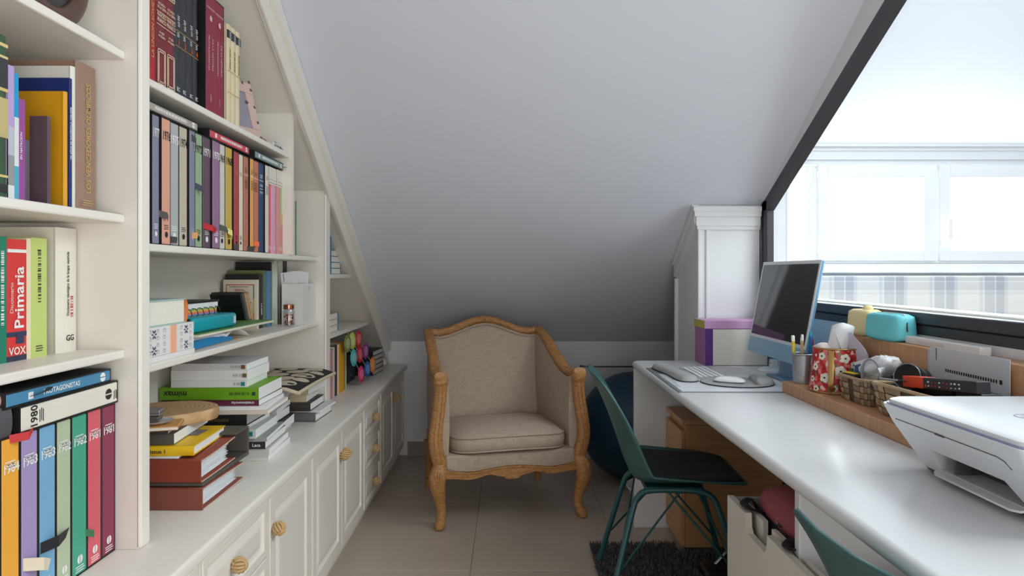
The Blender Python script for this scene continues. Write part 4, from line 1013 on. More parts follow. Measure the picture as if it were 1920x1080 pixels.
# cut the paper slot
slot = MB(); slot.prism([(-.118, .022), (.118, .022), (.100, .064), (-.100, .064)], -.25, -.02, 'x')
so_ = slot.build('slot_cutter', PRD, None); so_.location = pr.location
md = bo_.modifiers.new('slot', 'BOOLEAN'); md.object = so_; md.operation = 'DIFFERENCE'; md.solver = 'EXACT'
bpy.context.view_layer.update()
dg = bpy.context.evaluated_depsgraph_get(); nm = bpy.data.meshes.new_from_object(bo_.evaluated_get(dg)); bo_.modifiers.clear(); bo_.data = nm; bpy.data.objects.remove(so_)
for p_ in bo_.data.polygons: p_.use_smooth = False
b = MB(); b.box(-.05, -.022, -.115, .115, .022, .062); b.build('slot_back', PRD, pr)
b = MB(); b.prism([(-.114, -.112), (-.100, -.120), (.100, -.120), (.114, -.112), (.112, -.03), (-.112, -.03)], .0225, .0262, 'z'); b.xf(Matrix(((0, 1, 0, 0), (1, 0, 0, 0), (0, 0, 1, 0), (0, 0, 0, 1)))); b.xf(Matrix.Translation((-.03, 0, .024)) @ Matrix.Rotation(math.radians(-5), 4, 'Y') @ Matrix.Translation((.03, 0, -.024)))
b.build('output_tray', PRW, pr, 40)
b = MB(); b.rbox(-.105, -.04, .06, .066, .026, .058, .002, 1); b.build('paper_guide', PRD, pr)
# seam of the flap on the front, following the slope
def face_x(z): return -.104-.048*(z-.03)/.07 if z < .10 else -.152-.018*(z-.10)/.036
b = MB(); sp_ = [(face_x(.110)-.0006, y, .110) for y in (.165, -.125)]+[(face_x(.106)-.0006, -.140, .106), (face_x(.095)-.0006, -.147, .095)]; b.tube(sp_, .0009, 6); b.build('flap_seam', PRD, pr)
b = MB(); b.tube([(face_x(.109)-.0004, .035, .1095), (face_x(.109)-.0004, .012, .1095)], [(.003, .0022)]*2, 8); b.build('flap_notch', PRD, pr)
b = MB(); b.tube([(face_x(.122)+.0008, .19, .122), (face_x(.122)+.0008, .165, .121)], .0006, 6); b.build('embossed_mark', mat((200, 202, 206), .4), pr)
b = MB(); b.rings([pr_sec(.1376, -.166, hy-.006, .160), pr_sec(.1405, -.166, hy-.006, .160)]); b.build('lid_gap', PRB, pr, 40)
b = MB(); b.rings([pr_sec(.1406, -.163, hy-.010, .158), pr_sec(.147, -.162, hy-.011, .156), pr_sec(.150, -.156, hy-.018, .150)]); lid_o = b.build('scanner_lid', PRW, pr, 40)
b = MB(); b.tube([(-.02+.021*math.cos(t), -.01+.021*math.sin(t), .1502) for t in [2*math.pi*k/36 for k in range(36)]], [(.0016, .0006)]*36, 6, closed=True); b.build('logo_ring', PRB, lid_o)
b = text_mb('hp', .026, Matrix.Translation((-.02, -.01, .1506)) @ Matrix.Rotation(math.radians(-90), 4, 'Z')); b.build('logo_letters', mat((200, 202, 216), .3), lid_o, fix=False)
# ============================================================ books
ORI = {'V': Matrix.Identity(3),
       'FX': Matrix(((1, 0, 0), (0, 0, 1), (0, -1, 0))).transposed(),        # lying, spine to the room, head towards the camera
       'FY': Matrix(((0, -1, 0), (0, 0, 1), (-1, 0, 0))).transposed()}       # lying, spine towards the camera
def book(label, loc, t, h, d, col, ori='V', kind='hard', texts=(), bands=(), yaw=0.0, lean=0.0, page=None, group=None, cat='book', name='book', spine_col=None, rough=.5, face=()):
    """local frame: spine at x=0 facing +x, thickness 0..t along y, height 0..h along z, depth d towards -x"""
    R3 = Matrix.Rotation(yaw, 3, 'Z') @ Matrix.Rotation(lean, 3, 'X') @ ORI[ori]
    o = thing(name, label, cat, loc, R3.to_euler(), group)
    cm = mat(col, rough, .04, 20); pm = page or PAGE
    ct = .0025 if kind == 'hard' else .0009
    e = .003 if kind == 'hard' else .0006
    if kind == 'slip':
        sm = mat((24, 24, 26), .5, .1); ct = .0025
        b = MB(); b.box(-d, 0, 0, ct, 0, h); b.box(-d, 0, t-ct, t, 0, h); b.box(-d, -d+ct, ct, t-ct, 0, h); b.box(-d, 0, ct, t-ct, 0, ct); b.box(-d, 0, ct, t-ct, h-ct, h)
        b.build('slipcase', sm, o)
        b = MB(); b.rbox(-d+.004, .0006, ct+.0006, t-ct-.0006, ct+.0005, h-ct-.0005, .0015, 1); b.build('volume', cm, o)
        off = .0008; y0_, y1_ = ct+.001, t-ct-.001
    else:
        b = MB()
        if kind == 'hard' and t > .012:
            n = 6; sec = []
            for i in range(n+1):
                a = -1+2*i/n; sec.append((-.0035*(a*a), t/2+a*t/2))
            poly = sec+[(-ct-.0035, t), (-ct-.0035, 0)]
            b.prism(poly, 0, h, 'z'); sx_ = -.003
        else:
            b.box(-ct, 0, 0, t, 0, h); sx_ = 0
        b.box(-d, -ct+sx_, 0, ct, 0, h); b.box(-d, -ct+sx_, t-ct, t, 0, h)
        b.build('cover', cm, o)
        b = MB(); b.box(-d+e, -ct-.0002+sx_, ct, t-ct, e, h-e); b.build('pages', pm, o)
        off = .0007; y0_, y1_ = 0, t
    for (z0, z1, bc) in bands:
        b = MB(); b.box(-.002, off*.7, y0_, y1_, z0*h, z1*h); b.build('band', mat(bc, .5, .03), o)
    for tx_ in texts:
        txt, size, zc, rot, im_ = tx_[:5]; yo = tx_[5] if len(tx_) > 5 else .5; fit = tx_[6] if len(tx_) > 6 else None
        u = {0: (0, 1, 0), 1: (0, 0, 1), -1: (0, 0, -1)}[rot]; v = {0: (0, 0, 1), 1: (0, -1, 0), -1: (0, 1, 0)}[rot]
        b = text_mb(txt, size, frame_m((off+.0004, y0_+(y1_-y0_)*yo, zc*h), u, v), fit=fit if fit else ((y1_-y0_)*.92 if rot == 0 else h*.8), bold=.018)
        if b.v: b.build('lettering', im_, o, fix=False)
    for (kind_, zc, im_, yo, sz) in face:          # spine ornaments: disc, lines, square
        yc_ = y0_+(y1_-y0_)*yo; b = MB()
        if kind_ == 'disc': b.add([(off+.0004, yc_+sz*math.cos(q*math.pi/9), zc*h+sz*math.sin(q*math.pi/9)) for q in range(18)], [tuple(range(18))])
        elif kind_ == 'disc2':
            for sg in (-1, 1): b.add([(off+.0004, yc_+sg*(sz*.12+sz*.88*math.sin(math.pi*q/10)), zc*h+sz*math.cos(math.pi*q/10)) for q in range(11)], [tuple(range(11))])
        elif kind_ == 'lines':
            for q in range(3): b.box(off, off+.0004, yc_-sz*(1-.15*(q % 2)), yc_+sz*(1-.2*((q+1) % 2)), zc*h-.0045*q, zc*h-.0045*q+.0016)
        elif kind_ == 'ticks':
            rn_ = random.Random(int(zc*1000)+int(sz*1e4)); q = -sz/2; hw_ = min(.0045, (y1_-y0_)*.22)
            while q < sz/2:
                w_ = rn_.choice((.0012, .002, .003)); b.box(off, off+.0004, yc_-hw_*rn_.uniform(.7, 1), yc_+hw_, zc*h+q, zc*h+q+w_); q += w_+rn_.choice((.0012, .0016, .004))
        elif kind_ == 'sq': b.box(off-.001, off+.0004, yc_-sz, yc_+sz, zc*h-sz, zc*h+sz)
        elif kind_ == 'line': b.box(off-.001, off+.0004, y0_+.001, y1_-.001, zc*h-sz, zc*h+sz)
        b.build('ornament', im_, o, fix=False)
    return o
def ribbon(par, pts, w_, col):
    P = smooth_path(pts, 4); b = MB(); vs_ = []; n = len(P)
    for i, p in enumerate(P): vs_ += [(p.x, p.y-w_/2*(1-.15*i/n), p.z), (p.x, p.y+w_/2*(1-.15*i/n), p.z)]
    b.add(vs_, [(2*i, 2*i+1, 2*i+3, 2*i+2) for i in range(n-1)]); b.build('ribbon', mat(col, .4, .05), par, 60, fix=False, thick=.0006)
def flag(par, y, z, col, dy=.012, dz_=-.02, out=.018, w_=.012, t0=.006):
    """bookmark ribbon end poking out of a spine"""
    b = MB(); b.add([(t0*0, y, z+w_/2), (0, y, z-w_/2), (out, y+dy*.6, z-w_/2+dz_*.4), (out, y+dy*.6, z+w_/2+dz_*.4), (out*.8, y+dy, z-w_*.3+dz_), (out*.8, y+dy*1.2, z+w_*.5+dz_)], [(0, 1, 2, 3), (3, 2, 4, 5)])
    b.build('ribbon', mat(col, .45, .05), par, fix=False, thick=.0006)

YB = lambda px, X: X*F_PX/(px-CX)
# ---- yearbooks in black slipcases, near bay on the worktop
g1 = 'slipcased yearbooks on the worktop'
X1 = -.824
low = [(192.8, 213.7, (140, 48, 82), '1981', 'magenta'), (166, 190, (222, 96, 110), '1981', 'coral pink'), (136.6, 163, (72, 168, 138), '1982', 'sea green'), (108, 135, (186, 198, 168), '1982', 'sage green'),
       (75, 105, (122, 176, 212), '1983', 'sky blue'), (41, 73, (168, 150, 196), '1983', 'lavender'), (4, 38.5, (242, 172, 62), '1984', 'orange yellow')]
prev = 1.4495; LOWB = []
for a, b_, c, yr, nm_ in low:
    y0 = YB(a, X1)-.004; t_ = prev-y0-.0004
    o = book(f'slipcased yearbook with {nm_} spine marked {yr}, standing on the worktop', (X1, y0, ZC), t_, .309, .215, c, kind='slip', group=g1,
             texts=[(yr, .022, .83, 0, INKW)], face=[('lines', .865, INKW, .5, t_*.28), ('disc2', .10, INKW, .5, t_*.17), ('lines', .055, INKW, .5, t_*.28)], cat='book', name='yearbook')
    LOWB.append(o); prev = y0
for k, c in enumerate(((214, 120, 90), (120, 140, 170), (200, 190, 150))):
    y0 = prev-.044; book(f'slipcased yearbook with {("terracotta", "steel blue", "straw")[k]} spine at the near end of the worktop row', (X1, y0, ZC), .0436, .309, .215, c, kind='slip', group=g1, name='yearbook', face=[('disc2', .10, INKW, .5, .007)]); prev = y0
flag(LOWB[4], .004, .095, (38, 38, 42), .055, .004, .012, .020); flag(LOWB[2], .042, .075, (40, 110, 70), .012, -.012, .012, .014); flag(LOWB[5], .006, .085, (226, 214, 190), .04, -.02, .02, .022); flag(LOWB[6], .020, .305, (196, 30, 34), .03, .006, .02, .014)
zt = ZC+.3092
o = book('cream spined yearbook marked 1980 lying on the slipcased yearbooks', (X1+.006, 1.4485, zt), .046, .290, .215, (232, 226, 212), 'FX', 'slip', name='yearbook', group=g1,
         texts=[('1980', .024, .88, 0, INKB)], face=[('disc2', .12, INKB, .5, .011), ('lines', .05, INKB, .4, .010), ('lines', .83, INKB, .5, .012)])
o2 = book('blue spined reference volume lying on top of the 1980 yearbook', (X1+.002, 1.430, zt+.0462), .027, .300, .215, (74, 138, 176), 'FX', 'slip', name='yearbook', group=g1,
          texts=[('PROTAGONISTAS', .013, .52, -1, INKW, .5, .19)], face=[('disc2', .10, INKW, .5, .009), ('sq', .80, INKW, .5, .006)])
flag(o2, .012, .235, (30, 34, 44), .01, -.03, .016, .02)
book('grey book lying at the near end beside the 1980 yearbook', (X1+.0, 1.150, zt), .050, .14, .19, (84, 84, 88), 'FX', rough=.5)
book('dusty pink thin book lying on the near grey book', (X1-.004, 1.146, zt+.0503), .022, .14, .19, (208, 168, 164), 'FX')

# ---- near bay, dictionary shelf
z = .9985; X2 = -.90
book('white ideological dictionary with red subtitle at the shelf end', (X2, 1.380, z), .066, .252, .20, (236, 230, 216), 'V', texts=[('Diccionario ideológico de la lengua española', .011, .55, 1, INKB, .50, .13), ('GG', .017, .11, 0, INKB, .6)], face=[('ticks', .36, INKR, .68, .04)])
book('lime green paperback with a narrow spine on the dictionary shelf', (X2, 1.305, z), .044, .2275, .165, (196, 212, 120), 'V', 'soft', face=[('ticks', .68, INKB, .5, .10), ('lines', .09, INKB, .5, .010)])
book('thin cream paperback between the red and lime books', (X2, 1.2925, z), .012, .2255, .16, (236, 222, 190), 'V', 'soft')
book('red school dictionary lettered Primaria', (X2, 1.242, z), .050, .222, .16, (218, 50, 48), 'V', 'soft', texts=[('Primaria', .034, .52, 1, INKW, .62, .125), ('Diccionario', .012, .52, 1, mat((240, 190, 180), .6), .22, .07), ('VOX', .020, .08, 0, INKW)], bands=[(0, .045, (40, 46, 74)), (.20, .24, (44, 50, 80))], face=[('sq', .185, mat((40, 50, 84), .5), .66, .010), ('line', .905, INKW, .5, .003)])
book('dark green paperback with white lettering beside the red dictionary', (X2, 1.2235, z), .0182, .2255, .16, (10, 126, 100), 'V', 'soft', face=[('ticks', .78, INKW, .35, .05), ('ticks', .50, INKW, .35, .09)])
book('teal paperback at the near end of the dictionary shelf', (X2, 1.20, z), .023, .215, .16, (20, 110, 120), 'V', 'soft')

# ---- near bay, sports shelf
z = 1.281; X3 = -.85
book('large brown cloth book lettered Los Vencedores Olimpicos', (X3, 1.3628, z), .066, .297, .225, (152, 120, 104), 'V', texts=[('LOS VENCEDORES OLÍMPICOS', .021, .50, 1, INKG, .55, .22)], face=[('lines', .075, INKG, .5, .018)])
book('tall white board book beside the brown cloth book', (X3, 1.3478, z), .0145, .281, .22, (226, 222, 214), 'V')
book('navy and blue hardback with white spine lettering', (X3, 1.3385, z), .009, .255, .215, (16, 40, 110), 'V', texts=[('100 AÑOS DE WATERPOLO 1908-2008', .006, .58, 1, INKW, .5, .16)])
book('yellow ochre hardback with its cover facing out', (X3, 1.326, z), .0122, .226, .205, (220, 158, 10), 'V')
book('slim dark taupe volume in front of the yellow hardback', (X3+.006, 1.266, z), .010, .165, .032, (96, 76, 84), 'V', 'hard')
book('blue and white disc case leaning on the yellow hardback', (-.868, 1.288, z), .014, .125, .13, (210, 214, 222), 'V', 'soft', bands=[(.2, .9, (24, 60, 130))])
book('purple photographic paperback on swimming', (X3, 1.2015, z), .0155, .181, .17, (152, 74, 150), 'V', 'soft', texts=[('EN NATACION', .007, .55, 1, INKW, .3, .14)])
book('thin cyan paperback between lilac and purple spines', (X3, 1.1905, z), .0105, .222, .17, (24, 152, 206), 'V', 'soft', bands=[(0, .28, (80, 170, 200)), (.28, .66, (222, 226, 226))])
book('pale lilac paperback with photo spine', (X3, 1.1756, z), .0145, .232, .17, (184, 160, 212), 'V', 'soft', bands=[(0, .12, (226, 228, 230)), (.12, .34, (150, 152, 154)), (.34, .55, (190, 190, 206))])
book('green and black leather book with gilt bands', (X3, 1.130, z), .0450, .278, .20, (58, 92, 62), 'V', bands=[(.05, .10, (40, 40, 46)), (.14, .155, (214, 190, 120)), (.38, .62, (196, 180, 124)), (.66, .68, (214, 190, 120)), (.68, .86, (52, 52, 58)), (.86, .875, (220, 200, 140)), (.93, .95, (220, 200, 140))])
book('dark green cloth book at the near end of the sports shelf', (X3, 1.09, z), .039, .27, .20, (40, 74, 60), 'V')
# oval picture frame on the top near shelf
of = thing('oval_picture', 'dark brown oval picture frame on the top near shelf', 'picture frame', (-.835, 1.262, 1.6235), (0, math.radians(-6), 0))
prf = []
b = MB(); n = 40
pts_ = [(0, .118*math.cos(2*math.pi*k/n), .150+.142*math.sin(2*math.pi*k/n)) for k in range(n)]
b.tube(pts_, [(.019, .010)]*n, 10, closed=True, up=(1, 0, 0)); b.build('frame', mat((82, 56, 48), .4, .12, 25), of, 60)
b = MB(); b.add([(-.004, .105*math.cos(2*math.pi*k/n), .150+.128*math.sin(2*math.pi*k/n)) for k in range(n)], [tuple(range(n))]); b.build('photograph', mat((44, 44, 46), .3, .9, 16), of, thick=.003)
b = MB(); b.rbox(-.03, .012, -.05, .05, 0, .010, .003, 1); b.build('stand', mat((82, 56, 48), .4, .12, 25), of)

# ---- centre bay, upper shelf: histories
z = 1.5956; X4 = -.832
g2 = 'history volumes on the upper shelf'
Ys = lambda p: YB(p, X4)
def vb(label, p0, p1, h_, d_, c, **k): return book(label, (k.pop('X', X4), Ys(p0)+.0002, k.pop('z', z)), Ys(p1)-Ys(p0)-.0004, h_, d_, c, 'V', group=k.pop('group', g2), **k)
vb('bright red volume lettered Union Sovietica in gold', 278, 293.5, .30, .20, (178, 40, 44), texts=[('LA UNION SOVIETICA', .017, .50, 1, INKG, .5, .28)])
cw_ = mat((232, 210, 178), .5)
for k, (a, b_) in enumerate(((293.5, 311.5), (311.5, 328.5))):
    o = vb(('wine red volume with gilt border beside the bright red one', 'wine red volume with gilt border beside the black volumes')[k], a, b_, .305, .21, (122, 38, 50), texts=[('RICARDO', .008, .67, 0, cw_), ('DE LA CIERVA', .009, .64, 0, cw_), ('FRANCISCO', .012, .58, 0, cw_), ('FRANCO', .014, .54, 0, cw_), ('un siglo', .008, .45, 0, cw_), ('de España', .008, .42, 0, cw_)], face=[('line', .605, cw_, .5, .0008), ('line', .505, cw_, .5, .0008)])
    t_ = Ys(b_)-Ys(a)
    for q, ins in ((0, .004), (1, .009)):
        for zz0, zz1 in ((.03, .33), (.74, .97)):
            fr_ = MB()
            A, B, Z0, Z1, w_ = ins, t_-ins, zz0*.305+ins, zz1*.305-ins, .0022
            fr_.box(.0004, .0011, A, A+w_, Z0, Z1); fr_.box(.0004, .0011, B-w_, B, Z0, Z1); fr_.box(.0004, .0011, A, B, Z0, Z0+w_); fr_.box(.0004, .0011, A, B, Z1-w_, Z1)
            fr_.build('gilt_border', cw_, o)
for k, (a, b_) in enumerate(((328.5, 339), (339, 351.5), (351.5, 364), (364, 372))):
    vb(f'black volume {("one", "two", "three", "four")[k]} of a four part history with orange numeral', a, b_, .300, .20, (50, 52, 58), texts=[(str(k+1), .020, .475, 0, INKO, .6), ('EC', .013, .08, 0, INKW)], face=[('line', .57, INKG, .5, .0006), ('line', .44, INKG, .5, .0006), ('lines', .55, INKW, .5, .006), ('lines', .69, INKW, .55, .006), ('lines', .64, INKW, .6, .005)])
o = thing('boxed_set', 'black slipcase holding two crimson volumes Protagonistas de la Historia', 'boxed set', (-.816, Ys(374), z))
tS = Ys(409.5)-Ys(374); hS, dS = .322, .22
b = MB(); b.box(-dS, 0, 0, .003, 0, hS); b.box(-dS, 0, tS-.003, tS, 0, hS); b.box(-dS, -dS+.003, .003, tS-.003, 0, hS); b.box(-dS, 0, .003, tS-.003, 0, .003); b.box(-dS, 0, .003, tS-.003, hS-.003, hS); b.build('slipcase', mat((14, 14, 16), .5), o)
for k in range(2):
    y0_ = .0035+k*(tS-.007)/2; w_ = (tS-.007)/2-.0004
    v_ = MB().rbox(-dS+.005, .0006, y0_, y0_+w_, .0035, hS-.0035, .001, 1).build('volume', mat((142, 36, 62), .5, .04), o)
    cw2 = mat((232, 206, 206), .5)
    for txt, size, zc, yo, fit in (('PROTAGONISTAS', .012, .50, .28, .13), ('DE LA HISTORIA', .012, .50, .70, .13)):
        text_mb(txt, size, frame_m((.0014, y0_+w_*yo, zc*hS), (0, 0, -1), (0, 1, 0)), fit=fit).build('lettering', cw2, v_, fix=False)
    text_mb('II' if k == 0 else 'I', .030, frame_m((.0014, y0_+w_*.5, .12*hS), (0, 1, 0), (0, 0, 1)), fit=w_*.7, sx=.5).build('numeral', cw2, v_, fix=False)
    b = MB()
    for sg in (-1, 1): b.add([(.0014, y0_+w_*.5+sg*(.0008+.0062*math.sin(math.pi*q/10)), .80*hS+.008*math.cos(math.pi*q/10)) for q in range(11)], [tuple(range(11))])
    b.build('emblem', cw2, v_, fix=False); b = MB(); b.box(.0009, .0014, y0_+.002, y0_+w_-.002, .885*hS, .888*hS); b.box(.0009, .0014, y0_+.002, y0_+w_-.004, .875*hS, .877*hS); b.build('print', cw2, v_)
for k, (a, b_) in enumerate(((410, 418.5), (418.5, 427.5), (427.5, 435))):
    vb(f'cream clothbound volume with dark title patch, {("next to the crimson set", "middle of three alike", "beside the photo frame")[k]}', a, b_, .278, .18, (222, 206, 170), X=-.806, bands=[(.86, .94, (40, 46, 56))], face=[('lines', .92, INKW, .55, .006), ('lines', .885, INKW, .55, .006), ('ticks', .65, mat((150, 130, 90), .6), .5, .06), ('line', .30, INKG, .5, .0006), ('line', .52, INKG, .5, .0006)])
# ornate photo frame leaning on the cream books
pf = thing('framed_photo', 'pink framed photo with dark ornaments leaning on the upper shelf', 'photo frame', (-.846, 2.235, z+.0005))
Mf = frame_m((0, 0, 0), (.38, .92, 0), (-.06, -.44, .90))
W_, H_ = .135, .185
for x0, x1, y0, y1 in ((-W_/2, W_/2, 0, .034), (-W_/2, W_/2, H_-.034, H_), (-W_/2, -W_/2+.034, .034, H_-.034), (W_/2-.034, W_/2, .034, H_-.034)):
    b = MB(); b.rbox(x0, x1, y0, y1, -.005, .006, .002, 1); b.xf(Mf); b.build('frame_bar', mat((206, 178, 170), .55, .08, 60), pf)
b = MB(); b.box(-W_/2+.03, W_/2-.03, .03, H_-.03, -.003, .001); b.xf(Mf); b.build('photograph', mat((150, 146, 160), .4, .3, 18), pf)
for x, y in [(-W_/2+.006, q) for q in (.01, .06, .11, .165, .19)]+[(W_/2-.006, q) for q in (.01, .06, .11, .165, .19)]+[(-.03, H_-.004), (.03, H_-.004), (0, .006), (-W_/2+.035, .06), (W_/2-.035, .12), (-W_/2+.035, .13)]:
    b = MB(); b.lathe([(0, .0), (.0055, .0005), (.004, .003), (0, .004)], 8, (x, y, .005)); b.xf(Mf); b.build('ornament', mat((104, 82, 74), .5, .1), pf, 60)
b = MB(); b.rbox(-.02, .02, .0, .15, -.055, -.052, .001, 1); b.xf(Mf @ Matrix.Rotation(math.radians(-14), 4, 'X')); b.build('easel', mat((150, 120, 108), .7), pf)
# small boxes beside the divider
book('small orange brown book lying beside the divider', (-.835, 2.395, z), .022, .075, .06, (170, 110, 70), 'FX')
o = thing('letter_block', 'small white box with black scrawled print beside the divider', 'box', (-.85, 2.465, z)); MB().rbox(-.03, .03, -.055, .065, 0, .020, .001, 1).build('body', mat((228, 226, 220), .6), o)
rn = random.Random(2); b = MB()
for q in range(16): yq = -.05+.0065*q; b.box(.0302, .0306, yq, yq+rn.choice((.0012, .003)), .004, .004+rn.uniform(.006, .013))
b.build('lettering', INKB, o)
MB().rbox(-.012, .010, .020, .045, .0203, .034, .001, 1).build('blue_cube', mat((40, 140, 190), .6), o)

# ---- centre bay, yearbook row
z = 1.225; g3 = 'slipcased yearbooks on the middle shelf'
ROW = [(284.5, 299.3, (122, 124, 146), '1977', INKW, 'slate lilac'), (299.3, 317, (214, 150, 124), '1976', INKB, 'salmon'), (317, 335.5, (164, 168, 166), '1975', INKW, 'light grey'), (335.5, 351.5, (186, 172, 154), '1974', INKB, 'stone beige'),
       (351.5, 363.5, (118, 122, 142), '1973', mat((180, 182, 196), .5), 'slate blue'), (363.5, 379.5, (142, 168, 128), '1972', INKB, 'leaf green'), (379.5, 394.8, (92, 66, 82), '1971', INKW, 'plum'), (394.8, 409.5, (142, 98, 134), '1970', INKW, 'mauve'),
       (409.5, 422, (202, 194, 182), '1969', INKB, 'ivory'), (422, 435.5, (200, 164, 66), '1968', INKB, 'mustard'), (435.5, 445.8, (176, 54, 62), '', INKB, 'crimson'), (445.8, 456, (220, 204, 172), '', INKB, 'vellum'),
       (456, 466, (188, 108, 82), '', INKB, 'rust'), (466, 473.6, (232, 158, 52), '', INKB, 'amber'), (473.6, 485, (198, 112, 84), '', INKB, 'terracotta'), (485, 494.5, (38, 62, 104), '', INKW, 'navy'), (494.5, 502, (212, 204, 194), '', INKB, 'pearl white'),
       (502, 509.7, (222, 90, 92), '', INKW, 'coral'), (509.7, 518.3, (214, 150, 178), '', INKW, 'rose pink'), (518.3, 525.5, (206, 136, 134), '', INKW, 'old rose'), (525.5, 532.0, (150, 186, 110), '', INKW, 'grass green')]
RB = {}
for i, (a, b_, c, yr, ik, nm_) in enumerate(ROW):
    gy = sum(c)/3; c = tuple(min(250, int((v*.88+gy*.12)*1.06+6)) for v in c)
    Xr = -.83+(.004 if i % 3 == 1 else 0)
    y0, y1 = YB(a, -.83), YB(b_, -.83); t_ = y1-y0-.0005
    if y1 > 2.5365: t_ = 2.5365-y0
    hh_ = .307 if i < 10 else .302
    kw = dict(group=g3, name='yearbook')
    if yr:
        o = book(f'slipcased yearbook with {nm_} spine marked {yr} on the middle shelf', (Xr, y0, z), t_, hh_, .215, c, kind='slip', texts=[(yr, .030, .855, 0, ik)], face=[('disc', .085, ik, .5, t_*.16), ('lines', .155, ik, .5, t_*.26)], **kw)
    elif i in (10, 11):
        o = book(f'slipcased yearbook with plain {nm_} spine on the middle shelf', (Xr, y0, z), t_, hh_, .215, c, kind='slip', face=[('disc', .085, INKB, .5, t_*.12), ('lines', .15, INKB, .5, t_*.2), ('lines', .80, mat((150, 140, 120), .6), .5, t_*.25)], **kw)
    elif i < 17:
        dk_ = mat(tuple(int(v*.45) for v in c), .6) if nm_ != 'navy' else INKW
        o = book(f'slipcased annual with {nm_} spine and rotated title on the middle shelf', (Xr, y0, z), t_, hh_, .215, c, kind='slip', face=[('line', .80, INKW if i != 16 else PAGE, .5, .0008), ('lines', .86, dk_, .5, t_*.25), ('lines', .75, dk_, .5, t_*.3), ('lines', .72, dk_, .5, t_*.3), ('lines', .69, dk_, .5, t_*.3)], **kw)
    else:
        o = book(f'narrow annual with white head and {nm_} spine on the middle shelf', (Xr, y0, z), t_, hh_, .215, c, kind='hard', bands=[(.80, 1.0, (232, 226, 212))]+([(.0, .35, (210, 140, 130)), (.35, .5, (206, 180, 120))] if i == 20 else []), face=[('line', .82, INKB, .5, .0006), ('line', .855, INKB, .5, .0004), ('lines', .08, INKW, .5, t_*.25)], **kw)
    RB[i] = (o, t_)
for i, yo, zz, c, kw in ((0, .9, .075, (70, 58, 60), dict(dy=.02, dz_=-.012)), (2, .02, .016, (40, 40, 44), dict(dy=.015, dz_=-.004)), (5, .1, .165, (34, 42, 66), dict(dy=.022, dz_=-.02)), (6, .1, .062, (190, 22, 34), dict(dy=.05, dz_=-.014)), (8, .1, .066, (58, 66, 48), dict(dy=.03, dz_=-.018)),
                         (9, .15, .06, (226, 218, 120), dict(dy=.016, dz_=-.022)), (14, .1, .03, (236, 96, 32), dict(dy=.02, dz_=-.006)), (12, .7, .010, (30, 30, 32), dict(dy=.03, dz_=.0)), (10, .0, .012, (30, 28, 30), dict(dy=.01, dz_=.0)), (5, -.5, .292, (44, 48, 50), dict(dy=.012, dz_=-.035)), (4, .4, .03, (216, 160, 96), dict(dy=.008, dz_=.008))):
    o, t_ = RB[i]; flag(o, t_*yo, zz, c, out=.014, w_=.016, **kw)
zt = z+.3073
for a, y1, c, t_, lab in ((.300, 1.838, (176, 166, 156), .024, 'grey beige'), (.292, 2.202, (214, 76, 88), .026, 'raspberry red'), (.280, 2.530, (132, 158, 158), .026, 'grey green')):
    o = book(f'{lab} volume lying on top of the middle shelf yearbooks', (-.826, y1, zt), t_, a, .215, c, 'FX', 'slip', group=g3, name='yearbook', face=[('ticks', .48, INKW, .5, .16), ('disc2', .09, INKW, .5, .008), ('sq', .86, INKW, .5, .006)])
    if lab == 'grey green': flag(o, .012, .002, (24, 24, 26), dy=0.0, dz_=-.03, out=.014, w_=.012)
# far end of that shelf
z = 1.225; X5 = -.835; g4 = 'thin books beside the divider'
for lab, y0, t_, h_, c, tx_ in (('tall navy thin book beside the bookcase divider', 2.566, .030, .285, (44, 48, 62), ()), ('white thin book beside the navy one', 2.598, .020, .278, (226, 222, 214), ()), ('cream paperback between white and lettered spines', 2.620, .040, .245, (224, 206, 166), ()),
                               ('cream paperback with black vertical title near the far upright', 2.662, .040, .242, (226, 206, 166), (('ticks', .68, INKB, .5, .09),)), ('thin green and white book at the end of the divider row', 2.704, .014, .215, (70, 128, 84), ())):
    book(lab, (X5, y0, z), t_, h_, .17, c, 'V', 'soft', group=g4, face=tx_)

# ---- centre bay, lower shelf
z = .9536
o = thing('patterned_box', 'white box with black line pattern and peach stripe', 'box', (-.812, 1.64, z)); 
MB().rbox(-.215, .0, -.145, .150, 0, .012, .001, 1).build('base', mat((234, 232, 230), .6), o); MB().rbox(-.215, -.002, -.145, .149, .0122, .080, .0015, 1).build('body', mat((232, 230, 228), .6, .02), o)
MB().box(-.002, -.0012, .025, .054, .0125, .0795).build('peach_stripe', mat((246, 180, 148), .6), o); MB().box(-.002, -.0014, .018, .061, .0125, .0795).build('peach_edge', mat((244, 218, 202), .6), o)
b = MB(); b2 = MB()
for y in (-.10, -.035, -.005, .080, .128, -.07):
    for q in range(4):
        zc = .022+.016*q
        b.tube([(-.0014, y+.005*math.cos(t), zc+.005*math.sin(t)) for t in [math.pi*k/6 for k in range(7)]], .0006, 4); b.box(-.0018, -.001, y-.006, y+.006, zc-.003, zc-.0022)
for y in (-.052, .105):
    for zc in (.026, .064):
        for q in range(6):
            a = q*math.pi/3; b2.tube([(-.0014, y+.003*math.cos(a), zc+.003*math.sin(a)), (-.0012, y+.008*math.cos(a), zc+.008*math.sin(a)), (-.0014, y+.012*math.cos(a), zc+.012*math.sin(a))], [.0006, .0022, .0005], 5)
b.build('line_pattern', mat((140, 142, 156), .6), o); b2.build('motif', mat((86, 88, 104), .6), o)
